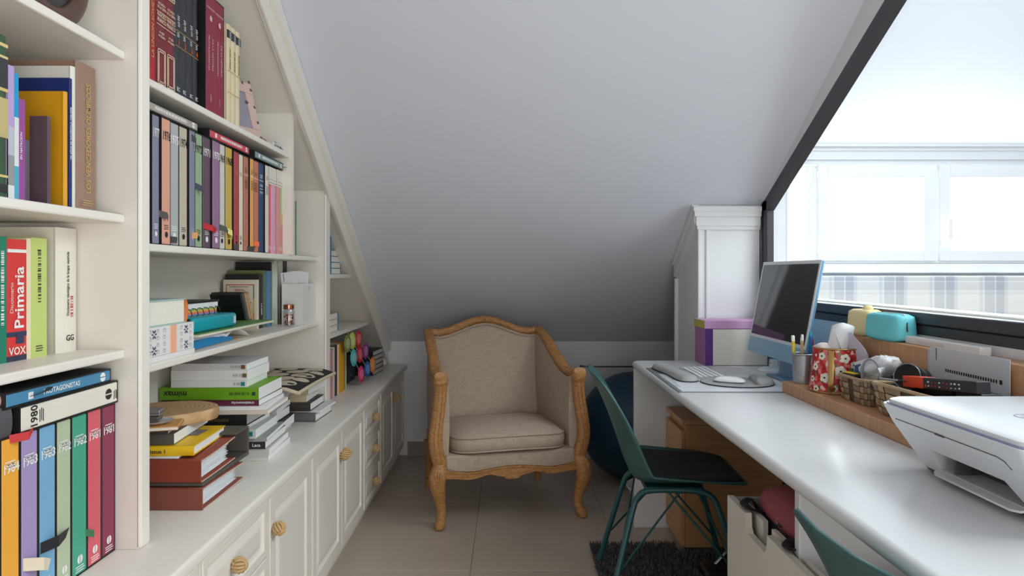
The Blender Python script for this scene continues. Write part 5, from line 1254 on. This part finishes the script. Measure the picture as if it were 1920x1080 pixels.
# fat book on it, pages to the room
o = thing('book', 'fat cream paged book with orange spine on the patterned box', 'book', (-.82, 1.63, z+.0805))
MB().rbox(-.19, .0, -.14, .118, .0025, .0585, .001, 1).build('pages', PAGE, o)
MB().box(-.195, .004, -.145, .120, 0, .0024).build('back_cover', mat((176, 206, 200), .6), o); MB().box(-.195, .004, -.145, .120, .0586, .061).build('front_cover', mat((176, 206, 204), .6), o)
b = MB(); b.grid(lambda u, v: (-.195+.199*u, .120+.012*math.sin(math.pi*v)**.8, .061*v), 2, 12); b.build('spine', mat((204, 122, 62), .6, .1, 60), o, 60, thick=.002)
# stack behind: papers, folder, teal case, notebooks
def flatbox(name, lab, cat, x0, x1, y0, y1, z0, z1, m, yaw=0.0, m2=None, wav=0.0):
    t_ = thing(name, lab, cat, ((x0+x1)/2, (y0+y1)/2, z0), (0, 0, yaw)); w_, d_ = (x1-x0)/2, (y1-y0)/2
    if wav:
        h_ = z1-z0
        b = MB(); b.rings([[(x, y, zz+wav*(1 if zz > 0 else .0)*math.sin((y/d_+1)*2.2)*(x/w_)) for x, y in [(-w_, -d_), (0, -d_), (w_, -d_), (w_, -d_*.5), (w_, 0), (w_, d_*.5), (w_, d_), (0, d_), (-w_, d_)]] for zz in (0, h_)])
        b.build('sheets', m, t_)
    else: MB().rbox(-w_, w_, -d_, d_, 0, z1-z0, .001, 1).build('body', m, t_)
    return t_
flatbox('envelope', 'brown paper envelope lying under the blue sleeve', 'envelope', -1.03, -.835, 1.83, 2.20, z, z+.003, mat((190, 160, 128), .7))
flatbox('document_sleeve', 'bright blue document sleeve under white papers', 'sleeve', -1.03, -.832, 1.80, 2.09, z+.0032, z+.020, mat((10, 124, 178), .35, .1, 15), .02, wav=.006)
flatbox('paper_stack', 'white papers spilling over the blue sleeve', 'papers', -1.03, -.842, 1.81, 2.05, z+.021, z+.032, PAPW, -.02, wav=.005)
sheet('loose_sheet', 'curled white sheet beside the blue sleeve', 'paper', lambda u, v: (-.97+.135*u, 2.05+.18*v, z+.004+.030*math.sin(math.pi*(.15+.85*v))*(.35+.65*u)), PAPW, 6, 14, loc=(-.9, 2.14, z+.004))
fo = flatbox('folder', 'green folder with cream edge under the turquoise case', 'folder', -1.045, -.822, 1.84, 2.42, z+.0335, z+.040, mat((228, 220, 200), .6), .0)
MB().box(-.108, .108, -.286, .286, .0068, .0085).build('green_cover', mat((96, 146, 84), .5, .1, 8), fo)
tc_ = thing('soft_case', 'turquoise hard case with black end on the green folder', 'case', (-.925, 1.99, z+.0425))
MB().rbox(-.09, .085, -.145, .150, 0, .042, .010, 3).build('body', mat((0, 160, 174), .3, .03), tc_, 50); MB().rbox(-.088, .078, -.150, -.1455, .002, .040, .002, 1).build('dark_end', mat((32, 36, 42), .5), tc_)
MB().box(.0852, .0858, .122, .138, .010, .032).build('label_patch', mat((206, 216, 226), .5), tc_)
nb = thing('spiral_notebook', 'rainbow edged spiral notebook on the turquoise case', 'notebook', (-.945, 1.975, z+.085))
for k, c in enumerate(((96, 150, 200), (226, 130, 150), (238, 130, 90), (244, 186, 80), (170, 196, 90))): MB().box(-.075, .065, -.14, .11, .0035*k, .0035*k+.0034).build('divider_pages', mat(c, .6), nb)
for k in range(7):
    b = MB(); y = -.12+.037*k; b.tube([(.066+.012*math.cos(t), y+.001*t, .009+.012*math.sin(t)) for t in [2*math.pi*q/14 for q in range(14)]], .0012, 6, closed=True); b.build('spiral_ring', mat((40, 40, 44), .3), nb, 60)
flatbox('notebook', 'white paged notebook with black cover on the rainbow notebook', 'notebook', -1.02, -.885, 1.80, 2.10, z+.103, z+.119, PAPW, -.02)
flatbox('notebook', 'flat black notebook topping the shelf pile', 'notebook', -1.02, -.883, 1.80, 2.11, z+.1192, z+.125, BLACK, -.02)
g5 = 'kraft notebooks leaning on the lower shelf'
for k in range(4):
    kc = (BLACK, mat((64, 66, 70), .6), mat((40, 38, 36), .7), mat((40, 38, 36), .7))[k]; pg = (mat((50, 48, 46), .8), mat((92, 94, 98), .8), mat((198, 160, 116), .8), mat((198, 160, 116), .8))[k]
    t_ = thing('notebook', ('black notebook leaning at the back of the lower shelf', 'slate notebook leaning on the kraft notebooks', 'kraft notebook leaning next to the slate one', 'kraft notebook leaning against the cream book')[k], 'notebook', (-.965, 2.395+.019*k, z+.0425), (math.radians(28), 0, 0), g5)
    MB().box(-.045, .0565, -.0068, .0068, 0, .104).build('pages', pg, t_); MB().box(-.046, .056, -.0088, -.007, -.0005, .1045).build('cover', kc, t_); MB().box(-.046, .056, .007, .0088, -.0005, .1045).build('cover', kc, t_)
# standing paperbacks
g6 = 'paperbacks standing on the lower shelf'; X6 = -.922
cb = book('cream paperback showing its printed back cover with rainbow border', (X6, 2.530, z), .022, .180, .122, (230, 218, 196), 'V', 'soft', group=g6)
fm = MB()
for x0, x1, z0, z1, c in ((-.112, -.010, .160, .163, (206, 60, 90)), (-.0125, -.0095, .110, .163, (70, 70, 130)), (-.0125, -.0095, .06, .110, (170, 180, 70)), (-.0125, -.0095, .012, .06, (216, 110, 50)), (-.112, -.109, .10, .163, (210, 110, 60)), (-.112, -.109, .012, .10, (120, 150, 90)), (-.030, -.010, .012, .015, (190, 50, 50))):
    MB().box(x0, x1, -.0006, .0, z0, z1).build('border', mat(c, .6), cb)
for txt, zc, im_, sz in (('MAMA,', .142, INKR, .012), ('QUIERO SER', .131, INKR, .012), ('FEMINISTA', .120, INKR, .012)):
    text_mb(txt, sz, frame_m((-.061, -.0008, zc), (1, 0, 0), (0, 0, 1)), fit=.075).build('lettering', im_, cb, fix=False)
b = MB(); rn = random.Random(11)
for k in range(14): b.box(-.105, -.105+.088*rn.uniform(.75, 1), -.0007, .0, .108-.0065*k, .108-.0065*k+.0026)
b.build('print_lines', mat((110, 104, 98), .6), cb); b = MB(); b.box(-.10, -.03, -.0007, .0, .153, .155); b.build('print_lines', mat((90, 86, 84), .6), cb)
for lab, y0, t_, h_, d_, c, dx, tx_ in (('black paperback right behind the cream one', 2.5535, .040, .200, .125, (34, 32, 34), 0, (('ticks', .35, INKW, .6, .04),)), ('olive green paperback behind the black one', 2.594, .024, .215, .13, (112, 122, 78), .0, ()), ('sky blue paperback on the lower shelf', 2.6185, .048, .213, .13, (84, 134, 168), .006, ()),
                                       ('large black book in front of the pale catalogue', 2.667, .012, .247, .135, (30, 29, 30), .004, ()), ('pale green tall catalogue on the lower shelf', 2.680, .053, .243, .14, (206, 216, 200), .008, ()), ('white book with orange edge and black title', 2.734, .030, .252, .13, (230, 226, 214), -.005, (('ticks', .66, INKB, .5, .10), ('ticks', .25, INKO, .5, .06))), ('thin black book behind the orange edged one', 2.7645, .016, .235, .11, (28, 28, 30), -.012, ()),
                                       ('beige bound album near the far upright', 2.782, .050, .250, .11, (206, 198, 180), -.02, ()), ('white tall album near the far upright', 2.8335, .036, .255, .11, (222, 222, 212), -.016, ()), ('dark charcoal album against the far upright', 2.871, .046, .254, .11, (54, 52, 56), -.014, ())):
    book(lab, (X6+dx, y0, z), t_, h_, d_, c, 'V', 'soft', group=g6, face=tx_)
# magazine holder with envelopes, glass jar
mh = thing('magazine_holder', 'white plastic magazine holder holding envelopes', 'holder', (-.858, 2.83, z)); PL = mat((226, 224, 220), .45, .01)
b = MB(); b.box(-.042, .042, -.088, -.085, 0, .162); b.box(.039, .042, -.085, .085, 0, .162); b.box(-.042, -.039, -.085, .085, 0, .162); b.box(-.042, .042, .085, .088, 0, .162); b.box(-.039, .039, -.085, .085, 0, .004); b.build('shell', PL, mh)
MB().box(.0421, .0427, -.020, .008, .132, .150).build('label_slot', mat((206, 206, 190), .5), mh)
for k, (lab, y, a, h_) in enumerate((('white envelope standing in the holder, tilted', -.060, -7, .205), ('white envelope standing upright in the holder', -.045, 2, .208), ('folded white letter standing in the holder', -.028, 5, .206))):
    t_ = thing('envelope', lab, 'envelope', (-.858, 2.83+y, z+.0045), (0, math.radians(a), 0), 'envelopes in the holder'); MB().box(-.032, .030, -.001, .001, 0, h_).build('paper', PAPW, t_); MB().box(-.022, -.020, -.0016, -.001, .17, .2).build('print', INKB, t_)
jr = thing('glass_jar', 'small glass jar of copper pieces with rose gold lid', 'jar', (-.848, 2.665, z))
COP = mat((196, 122, 96), .22, .1, 60, metal=.9)
b = MB(); b.lathe([(0, 0), (.020, 0), (.0215, .004), (.0215, .058), (.018, .066), (.0175, .066), (.0205, .057), (.0205, .005), (0, .003)], 28); b.build('glass', clear_mat((.95, .95, .95), .2, .03, 'jar'), jr, 50)
b = MB(); b.lathe([(0, .066), (.0195, .066), (.020, .070), (.020, .082), (.018, .084), (0, .084)], 28); b.build('lid', COP, jr, 40)
rn = random.Random(4); b = MB()
for k in range(90):
    c_ = Vector((rn.uniform(-.015, .015), rn.uniform(-.015, .015), rn.uniform(.006, .045)))
    d1 = Vector((rn.uniform(-1, 1), rn.uniform(-1, 1), rn.uniform(-1, 1))).normalized()*.005; d2 = d1.orthogonal().normalized()*.003
    if c_.x**2+c_.y**2 < .018**2: b.add([c_-d1, c_+d2, c_+d1, c_-d2], [(0, 1, 2, 3)])
q = b.build('copper_pieces', COP, jr, fix=False, thick=.0008); q['kind'] = 'stuff'
# ============================================================ piles on the worktop, centre bay
def fy(label, x1, Y, z0, t, w, d, col, yaw=0.0, **k):
    """book lying with its spine towards the camera: right end x1, spine plane Y, width w along x"""
    w = min(w, x1+1.055)
    return book(label, (x1, Y, z0), t, w, d, col, 'FY', k.pop('kind', 'soft'), yaw=yaw, **k)
def binder(label, x1, Y, z0, t, w, d, col, lift, splay):
    """ring binder lying flat, spine to the camera, covers opening towards the back"""
    o = thing('ring_binder', label, 'binder', (x1, Y, z0)); cm = mat(col, .35, .06, 10); e_ = mat((214, 186, 170), .5)
    w = min(w, x1+1.055)
    MB().rbox(-w, 0, 0, .004, .0, t, .0015, 1).build('spine', cm, o)
    def bot(u, v): return (-w+w*u, .002+d*v, .0015+.0*v)
    b = MB(); b.grid(lambda u, v: (-w+w*u, .003+d*v, .0015+splay*v*v*(u)), 8, 14); b.build('cover', cm, o, 60, thick=.003)
    b = MB(); b.grid(lambda u, v: (-w+w*u, .003+d*v, t-.0015+lift*(v**1.6)*(u)), 8, 14); b.build('cover', cm, o, 60, thick=.003)
    for q in (0, 1):
        b = MB(); b.tube([(.0002, .003+d*v, (.0015+splay*v*v) if q == 0 else (t-.0015+lift*v**1.6)) for v in [i/14 for i in range(15)]], .0016, 6); b.build('edge', e_, o, 60)
    n = 12
    for k in range(n):
        f_ = (k+.6)/(n+.2); ins = .012+.012*((k*37) % 5)/5
        b = MB(); b.grid(lambda u, v: (-w+.01+(w-.01-ins)*u, .030+(d-.045+.01*((k*13) % 4)/4)*v, .004+(t-.008)*f_*.9+(splay*(1-f_)+lift*f_)*v**1.5*u*.92), 4, 10); b.build('sheets', mat((226, 228, 230), .6, .03), o, 60, thick=.0024)
    b = MB(); b.lathe([(0, 0), (.008, 0), (.0075, .002), (0, .0025)], 16, M=Matrix.Rotation(math.radians(90), 4, 'X')); b.shift((-.14, 0.0, t*.5)); b.build('finger_ring', mat((150, 140, 130), .3, metal=.8), o, 50)
    return o
zb = ZC
binder('russet leather ring binder at the bottom of the near pile', -.748, 1.690, zb, .052, .31, .255, (136, 74, 60), -.004, .003)
# taupe slipcase on it, holding the second binder
sc = thing('binder_slipcase', 'taupe cardboard slipcase holding the upper binder', 'slipcase', (-.750, 1.700, zb+.0545)); TP = mat((88, 82, 76), .6, .04)
MB().rbox(-.30, .0, .0, .30, 0, .011, .003, 1).build('bottom', TP, sc); MB().rbox(-.30, .0, .205, .30, .078, .084, .002, 1).build('top', TP, sc); MB().rbox(-.30, .0, .290, .30, .011, .078, .002, 1).build('back', TP, sc)
binder('red brown ring binder inside the taupe slipcase', -.7535, 1.694, zb+.0662, .054, .30, .205, (140, 62, 44), .010, .004)
z = zb+.1215
fl = thing('leaflets', 'white leaflets with a teal corner on the upper binder', 'leaflets', (-.92, 1.79, z)); MB().rbox(-.13, .105, -.085, .10, 0, .005, .001, 1).build('sheets', PAPW, fl); MB().box(-.12, .02, -.0856, -.085, .0005, .0045).build('teal_edge', mat((30, 120, 130), .5), fl)
fy('yellow book lettered Papers issue 1', -.781, 1.712, z+.0053, .024, .26, .235, (240, 196, 24), yaw=math.radians(4), kind='hard', page=PAGEW, texts=[('Papers', .014, .62, -1, INKB, .5, .06), ('issue 1', .014, .32, -1, INKB, .5, .06)])
z += .0298
pp = thing('photo_card', 'printed card with lattice picture lying on the yellow book', 'card', (-.865, 1.855, z)); MB().box(-.05, .045, -.03, .035, 0, .0008).build('print', mat((120, 116, 112), .5, .8, 60), pp)
fy('thick dark grey book with bare white pages', -.834, 1.724, z+.001, .027, .22, .26, (88, 84, 80), yaw=math.radians(6), page=PAGEW, face=[('ticks', .4, INKW, .4, .02)])
z += .0285
fy('black notebook with white trim on the grey book', -.845, 1.716, z, .010, .21, .14, (58, 56, 56), yaw=math.radians(9))
z += .0105
ws = thing('wood_slice', 'round slice of pale wood with bark edge on the near pile', 'wood slice', (-.925, 1.895, z-.0105+.0))
def rings_wood():
    m = bpy.data.materials.new('end grain'); m.use_nodes = True; nt = m.node_tree; b = nt.nodes['Principled BSDF']
    tc = nt.nodes.new('ShaderNodeTexCoord'); wv = nt.nodes.new('ShaderNodeTexWave'); wv.wave_type = 'RINGS'; wv.rings_direction = 'Z'; wv.inputs['Scale'].default_value = 26; wv.inputs['Distortion'].default_value = 2.0; wv.inputs['Detail Scale'].default_value = 1.2
    nt.links.new(tc.outputs['Object'], wv.inputs['Vector']); rp = nt.nodes.new('ShaderNodeValToRGB'); rp.color_ramp.elements[0].color = (*lin((176, 136, 94)), 1); rp.color_ramp.elements[1].color = (*lin((206, 172, 128)), 1)
    nt.links.new(wv.outputs['Fac'], rp.inputs[0]); nt.links.new(rp.outputs[0], b.inputs['Base Color']); b.inputs['Roughness'].default_value = .65; return m
WD = rings_wood()
def wob(k): return 1+.03*math.sin(3*k)+.02*math.sin(5*k+1)
rg = [[(.118*wob(t)*s_*math.cos(t), .112*wob(t)*s_*math.sin(t), zz) for t in [2*math.pi*q/48 for q in range(48)]] for s_, zz in ((.985, 0), (1.0, .004), (1.01, .016), (1.0, .026), (.985, .030))]
MB().rings(rg).build('slice', WD, ws, 40)
zs = z+.0005
for nm_, lab, x, y, sx_, sy_, sz_, c, yw in (('notebook', 'orange notebook with worn edge at the front of the near pile', -.885, 1.742, .11, .10, .010, (214, 160, 96), .3),):
    t_ = thing(nm_, lab, 'notebook', (x, y, zs), (0, 0, yw)); MB().rbox(-sx_/2, sx_/2, -sy_/2, sy_/2, 0, sz_, .002, 1).build('cover', mat(c, .6, .06), t_); MB().box(-sx_/2+.002, sx_/2-.0, -sy_/2-.0004, sy_/2-.002, .002, sz_-.002).build('pages', PAGE, t_)
dsh = thing('dish', 'small white oval dish on the orange notebook', 'dish', (-.895, 1.735, zs+.0102)); MB().lathe([(0, .0015), (.030, .0015), (.052, .009), (.053, .010), (.030, .0), (0, 0)], 36, sy=.75).build('bowl', mat((216, 216, 216), .25), dsh, 50)
for k, lab in enumerate(('brown grey case in the white oval dish', 'light grey metal case topping the near pile')):
    t_ = thing('card_case', lab, 'case', (-.905+.004*k, 1.735, zs+.0122+.0165*k+(.004 if k == 0 else .004)), (0, 0, .25)); MB().rbox(-.030, .030, -.022, .022, 0, .0155, .003, 2).build('shell', mat(((120, 110, 108), (150, 148, 150))[k], .25, .05, metal=.5), t_); MB().box(-.0303, .0303, -.0223, .0223, .0072, .0082).build('seam', BLACK, t_)

# middle pile
def pile_up(items, z0):
    zz = z0
    for it in items:
        lab, x1, Y, t, w, d, c, yaw, kw = it
        fy(lab, x1, Y, zz, t, w, d, c, yaw=math.radians(yaw), **kw); zz += t+.0004
    return zz
PW = dict(page=PAGEW)
TEALK = mat((20, 130, 134), .5); BRN = mat((120, 74, 44), .5); OLV = mat((110, 92, 60), .5)
M_items = [('white catalogue at the very bottom of the middle pile', -.742, 2.135, .018, .28, .24, (222, 220, 216), 2, PW),
           ('pale catalogue above the bottom of the middle pile', -.738, 2.13, .020, .28, .24, (196, 194, 190), 4, PW),
           ('black and green spined catalogue with white lettering Laca', -.748, 2.125, .024, .27, .23, (38, 38, 44), 3, dict(page=PAGEW, texts=[('Laca', .014, .10, -1, INKW, .5, .04)], face=[('line', .5, mat((96, 110, 70), .5), .18, .0)])),
           ('thin grey magazine with green cover in the middle pile', -.742, 2.12, .012, .27, .23, (150, 156, 150), 5, PW),
           ('pale grey catalogue with teal square on its spine', -.770, 2.105, .028, .27, .22, (204, 208, 206), 2, dict(page=PAGEW, face=[('sq', .06, TEALK, .5, .007)])),
           ('white magazine below the black book', -.800, 2.105, .012, .25, .2, (226, 226, 224), -1, PW),
           ('black coffee table book with gilt lettering on interiors', -.795, 2.095, .036, .25, .21, (30, 29, 30), 0, dict(kind='hard', page=PAGEW, texts=[('INSPIRING LIVING', .013, .42, 1, mat((120, 104, 72), .5), .5, .11)])),
           ('white magazine with orange edged pages in the middle pile', -.728, 2.09, .012, .33, .23, (222, 206, 196), 3, PW),
           ('white magazine bent under the maroon book', -.735, 2.095, .011, .33, .23, (234, 234, 234), 5, PW),
           ('maroon catalogue with white lettering', -.758, 2.098, .0185, .24, .22, (104, 36, 64), 0, dict(page=PAGEW, texts=[('creativeworks', .012, .20, 1, INKW, .5, .07)])),
           ('thick bright green catalogue lettered mimax', -.757, 2.094, .037, .297, .225, (112, 168, 24), 1, dict(page=PAGEW, texts=[('mimax', .026, .84, 1, mat((30, 44, 20), .5), .5, .07)], face=[('ticks', .2, mat((60, 96, 20), .5), .5, .06), ('sq', .05, mat((30, 60, 40), .5), .5, .005)])),
           ('white catalogue with a small teal square on the green one', -.795, 2.098, .020, .225, .20, (226, 226, 226), 2, dict(page=PAGEW, face=[('sq', .05, TEALK, .5, .006), ('ticks', .13, mat((170, 170, 170), .5), .5, .02)])),
           ('thick white catalogue with a brown square on its spine', -.792, 2.098, .031, .23, .20, (228, 228, 228), 1, dict(page=PAGEW, face=[('sq', .04, OLV, .5, .006), ('ticks', .13, mat((170, 170, 170), .5), .5, .03)])),
           ('silver grey catalogue with orange brown square on top of the pile', -.796, 2.100, .019, .225, .20, (202, 202, 204), 1, dict(page=PAGEW, face=[('sq', .045, BRN, .5, .006), ('ticks', .14, mat((160, 160, 160), .5), .5, .03)]))]
pile_up(M_items, ZC)
# second pile further back, bag on top
N_items = [('cream and green magazine at the bottom of the far pile', -.815, 2.43, .014, .22, .20, (206, 204, 150), 3, PW),
           ('black covered sketchbook with bent white pages', -.800, 2.425, .034, .23, .20, (34, 34, 38), 4, dict(page=PAGEW)),
           ('dark green and black hardback in the far pile', -.822, 2.415, .034, .21, .20, (44, 48, 46), 1, dict(kind='hard', page=PAGEW, face=[('ticks', .2, INKG, .5, .04)])),
           ('white report in the far pile', -.812, 2.42, .018, .22, .21, (226, 226, 224), 5, PW),
           ('brown covered magazine in the far pile', -.818, 2.41, .014, .22, .22, (104, 78, 66), 7, PW),
           ('thick ream of white printed sheets in the far pile', -.800, 2.425, .050, .22, .22, (228, 230, 234), 9, PW),
           ('black folder lying on the ream of sheets', -.818, 2.395, .012, .22, .24, (36, 36, 38), 8, PW)]
zN = pile_up(N_items, ZC)
Q_items = [('dark grey box file at the bottom of the pile by the upright', -.752, 2.685, .034, .20, .22, (104, 104, 106), -2, dict(kind='hard', page=PAGEW)),
           ('white board under the dark brown book', -.738, 2.70, .008, .20, .205, (226, 226, 224), -3, PW),
           ('dark brown book near the bookcase upright', -.770, 2.68, .032, .19, .20, (60, 52, 50), 0, dict(kind='hard', page=PAGEW)),
           ('cream folder stuffed with papers under the bag', -.790, 2.70, .030, .20, .20, (206, 190, 160), 2, PW),
           ('tan envelope of papers under the bag', -.780, 2.69, .028, .21, .21, (196, 176, 146), -3, PW),
           ('white folded papers directly under the bag', -.790, 2.69, .034, .20, .20, (214, 214, 216), 2, PW)]
zQ = pile_up(Q_items, ZC)
tg = thing('tote_bag', 'black canvas bag with cream discs lying on the far piles', 'bag', (-.875, 2.60, max(zN, zQ)+.002))
BGW, BGD = .155, .240
def bagz(x, y): return .004+.010*math.sin(7*y+2)*math.cos(5*x)*.4-.018*max(0, (x-.08)/.08)**2
b = MB(); b.grid(lambda u, v: (-BGW+2*BGW*u, -BGD+2*BGD*v, bagz(-BGW+2*BGW*u, -BGD+2*BGD*v)), 16, 24); b.build('canvas', mat((30, 30, 34), .8, .1, 60, .3, 500), tg, 60, thick=.010)
CRM = mat((206, 192, 166), .8, .04); rn = random.Random(9)
for x, y, r_ in ((-.10, -.17, .045), (-.01, -.19, .040), (.085, -.165, .042), (-.055, -.08, .046), (.045, -.07, .044), (.115, -.075, .03), (-.11, .01, .044), (-.005, .025, .046), (.095, .02, .044), (-.06, .11, .045), (.045, .12, .043), (.12, .115, .028), (-.11, .19, .04), (-.015, .20, .036), (.085, .195, .038)):
    pts_ = []
    for q in range(24):
        t = 2*math.pi*q/24; xx, yy = max(-BGW+.004, min(BGW-.004, x+r_*math.cos(t))), max(-BGD+.004, min(BGD-.004, y+r_*math.sin(t)*1.1)); pts_.append((xx, yy, bagz(xx, yy)+.0058))
    b = MB(); b.add(pts_+[(x, y, bagz(x, y)+.0058)], [(q, (q+1) % 24, 24) for q in range(24)]); d_ = b.build('disc', CRM, tg, fix=False)
for x, y in ((-.055, -.08), (.095, .02), (-.06, .11)):
    b = MB()
    for q in range(5): b.box(x-.016+.006*q, x-.013+.006*q, y-.01+.003*(q % 3), y+.012-.004*(q % 2), bagz(x, y)+.0062, bagz(x, y)+.0068)
    b.build('motif', BLACK, tg)
b = MB(); ed = [(BGW, -BGD+2*BGD*i/12) for i in range(13)]; b.tube([(x+.004, y, bagz(x, y)) for x, y in ed], [(.006, .007)]*13, 8, up=(0, 0, 1)); b.tube([(-BGW+2*BGW*i/8, -BGD-.003, bagz(-BGW+2*BGW*i/8, -BGD)) for i in range(9)], [(.006, .007)]*9, 8, up=(0, 0, 1)); b.build('piping', CRM, tg, 60)
b = MB(); hd = smooth_path([(.06, -BGD+.01, .012), (.04, -BGD+.07, .017), (.0, -BGD+.11, .018), (-.045, -BGD+.07, .017), (-.06, -BGD+.01, .014)], 6); b.tube(hd, [(.009, .003)]*len(hd), 8, up=(0, 0, 1)); b.build('handle', CRM, tg, 60)

# ============================================================ far bay under the slope
z = 1.152; g7 = 'blue volumes in the far bay'; X7 = -.825
book('tall bright blue volume in the far bay top shelf', (X7, 3.195, z), .030, .215, .16, (40, 126, 176), 'V', group=g7)
for k in range(4):
    book(f'blue backed volume lying with white pages outward, {("lowest", "second", "third", "topmost")[k]} of the far bay stack', (-.985, 3.075+.002*k, z+.031*k), .0305, .17, .14, (44, 124, 172), 'FX', group=g7, yaw=math.pi, page=PAGEW) if False else None
    t_ = thing('book', f'blue backed book lying pages outward on the top far shelf, {("lowest", "second", "third", "topmost")[k]} of its stack', 'book', (-.83, 3.235, z+.0285*k), group=g7)
    MB().box(-.15, 0, .004, .165, .002, .0265).build('pages', PAGE, t_); MB().box(-.153, .002, .0, .168, 0, .0018).build('cover', mat((44, 124, 172), .5), t_); MB().box(-.153, .002, .0, .168, .0267, .0283).build('cover', mat((44, 124, 172), .5), t_); MB().box(-.153, .002, .165, .169, 0, .0283).build('spine', mat((44, 124, 172), .5), t_)
z = .881
for k in range(3):
    t_ = thing('book', f'blue edged book lying on the lower far shelf, {("bottom", "middle", "top")[k]} of three', 'book', (-.83, 3.17, z+.029*k), group='blue edged books on the lower far shelf')
    MB().box(-.15, 0, .004, .175, .002, .027).build('pages', PAGE, t_); MB().box(-.153, .002, .0, .18, 0, .0018).build('cover', mat((190, 186, 176), .5), t_); MB().box(-.153, .002, .0, .18, .0272, .0288).build('cover', mat((190, 186, 176), .5), t_); MB().box(-.153, .003, .175, .186, 0, .0288).build('spine', mat((58, 128, 178), .5), t_)
z = ZC; X8 = -.815; g8 = 'books on the worktop in the far bay'
for lab, y0, t_, h_, c in (('pink and white comic annual behind the bookcase upright', 3.165, .05, .225, (196, 140, 148)), ('pale striped annual in the far bay', 3.216, .03, .232, (206, 196, 190)), ('dark brown hardback in the far bay', 3.247, .05, .238, (70, 48, 46)), ('cream hardback beside the yellow one', 3.298, .026, .236, (226, 212, 180)), ('thick orange yellow volume in the far bay', 3.325, .108, .236, (232, 160, 24)), ('thin green book beside the yellow volume', 3.434, .022, .236, (120, 132, 70)), ('thin cream book at the end of the yellow row', 3.457, .02, .226, (206, 200, 170))):
    book(lab, (X8, y0, z), t_, h_, .17, c, 'V', group=g8)
for lab, y0, y1, z0, z1, c in (('dark teal box file in the far bay', 3.585, 3.80, ZC, ZC+.085, (28, 44, 50)), ('grey box in the shadow of the far bay', 3.485, 3.58, ZC, ZC+.14, (74, 78, 80)), ('black box on the dark teal box file', 3.60, 3.80, ZC+.0855, ZC+.13, (24, 25, 28))):
    t_ = thing('box_file', lab, 'box', (-.93, (y0+y1)/2, z0)); MB().rbox(-.10, .085, -(y1-y0)/2, (y1-y0)/2, 0, z1-z0, .002, 1).build('body', mat(c, .5), t_); MB().box(.0851, .0856, -.03, .03, .03, .034).build('label_line', mat((140, 140, 140), .5), t_)
for k in range(5):
    t_ = thing('notebook', f'black notebook with white page edge, {("lowest", "second", "middle", "fourth", "topmost")[k]} of the far bay stack', 'notebook', (-.842, 4.02, ZC+.027*k), (0, 0, math.radians(-4)), 'black notebooks in the far bay')
    MB().box(-.10, .082, -.115, .105, .003, .024).build('pages', mat((200, 200, 198), .8), t_); MB().box(-.102, .084, -.12, .106, 0, .0028).build('cover', BLACK, t_); MB().box(-.102, .084, -.12, .106, .0242, .0268).build('cover', BLACK, t_); MB().box(-.102, .084, -.122, -.1145, 0, .0268).build('spine', BLACK, t_)
# garland of coloured rings hanging from the shelf
gl = thing('disc_garland', 'garland of coloured felt discs hanging in the far bay', 'garland', (-.785, 3.58, ZC+.0006))
DISC = [(-.20, .245, (120, 132, 66)), (-.13, .252, (186, 190, 80)), (-.04, .252, (190, 44, 50)), (-.11, .165, (70, 176, 172)), (-.02, .172, (190, 26, 50)), (.07, .178, (130, 44, 120)), (.0, .066, (206, 36, 96)), (.10, .078, (24, 88, 160)), (.19, .090, (226, 130, 44))]
for y, zc, c in DISC:
    Md = frame_m((.02+.12*y, y, zc-.012), (.16, .98, -.1), (-.03, .12, .99))
    b = MB(); b.lathe([(0, -.002), (.041, -.002), (.043, 0), (.041, .002), (0, .002)], 28); b.xf(Md); d_ = b.build('disc', mat(c, .7, .05, 40), gl, 50)
    b = MB(); b.lathe([(0, .0022), (.026, .0022), (.026, .003), (0, .003)], 24); b.xf(Md); b.build('centre', mat(tuple(min(255, int(v*.6+90)) for v in c), .7), d_, 50)
b = MB()
for col_ in ((0, 3, 6), (1, 4, 7), (2, 5, 8)): b.tube([(.018+.12*DISC[k][0], DISC[k][0], DISC[k][1]-.012) for k in col_]+[], .0012, 5)
b.tube([(-.03, -.10, .2825), (.002, DISC[1][0], DISC[1][1])], .0012, 5); b.build('cord', mat((200, 196, 186), .7), gl)
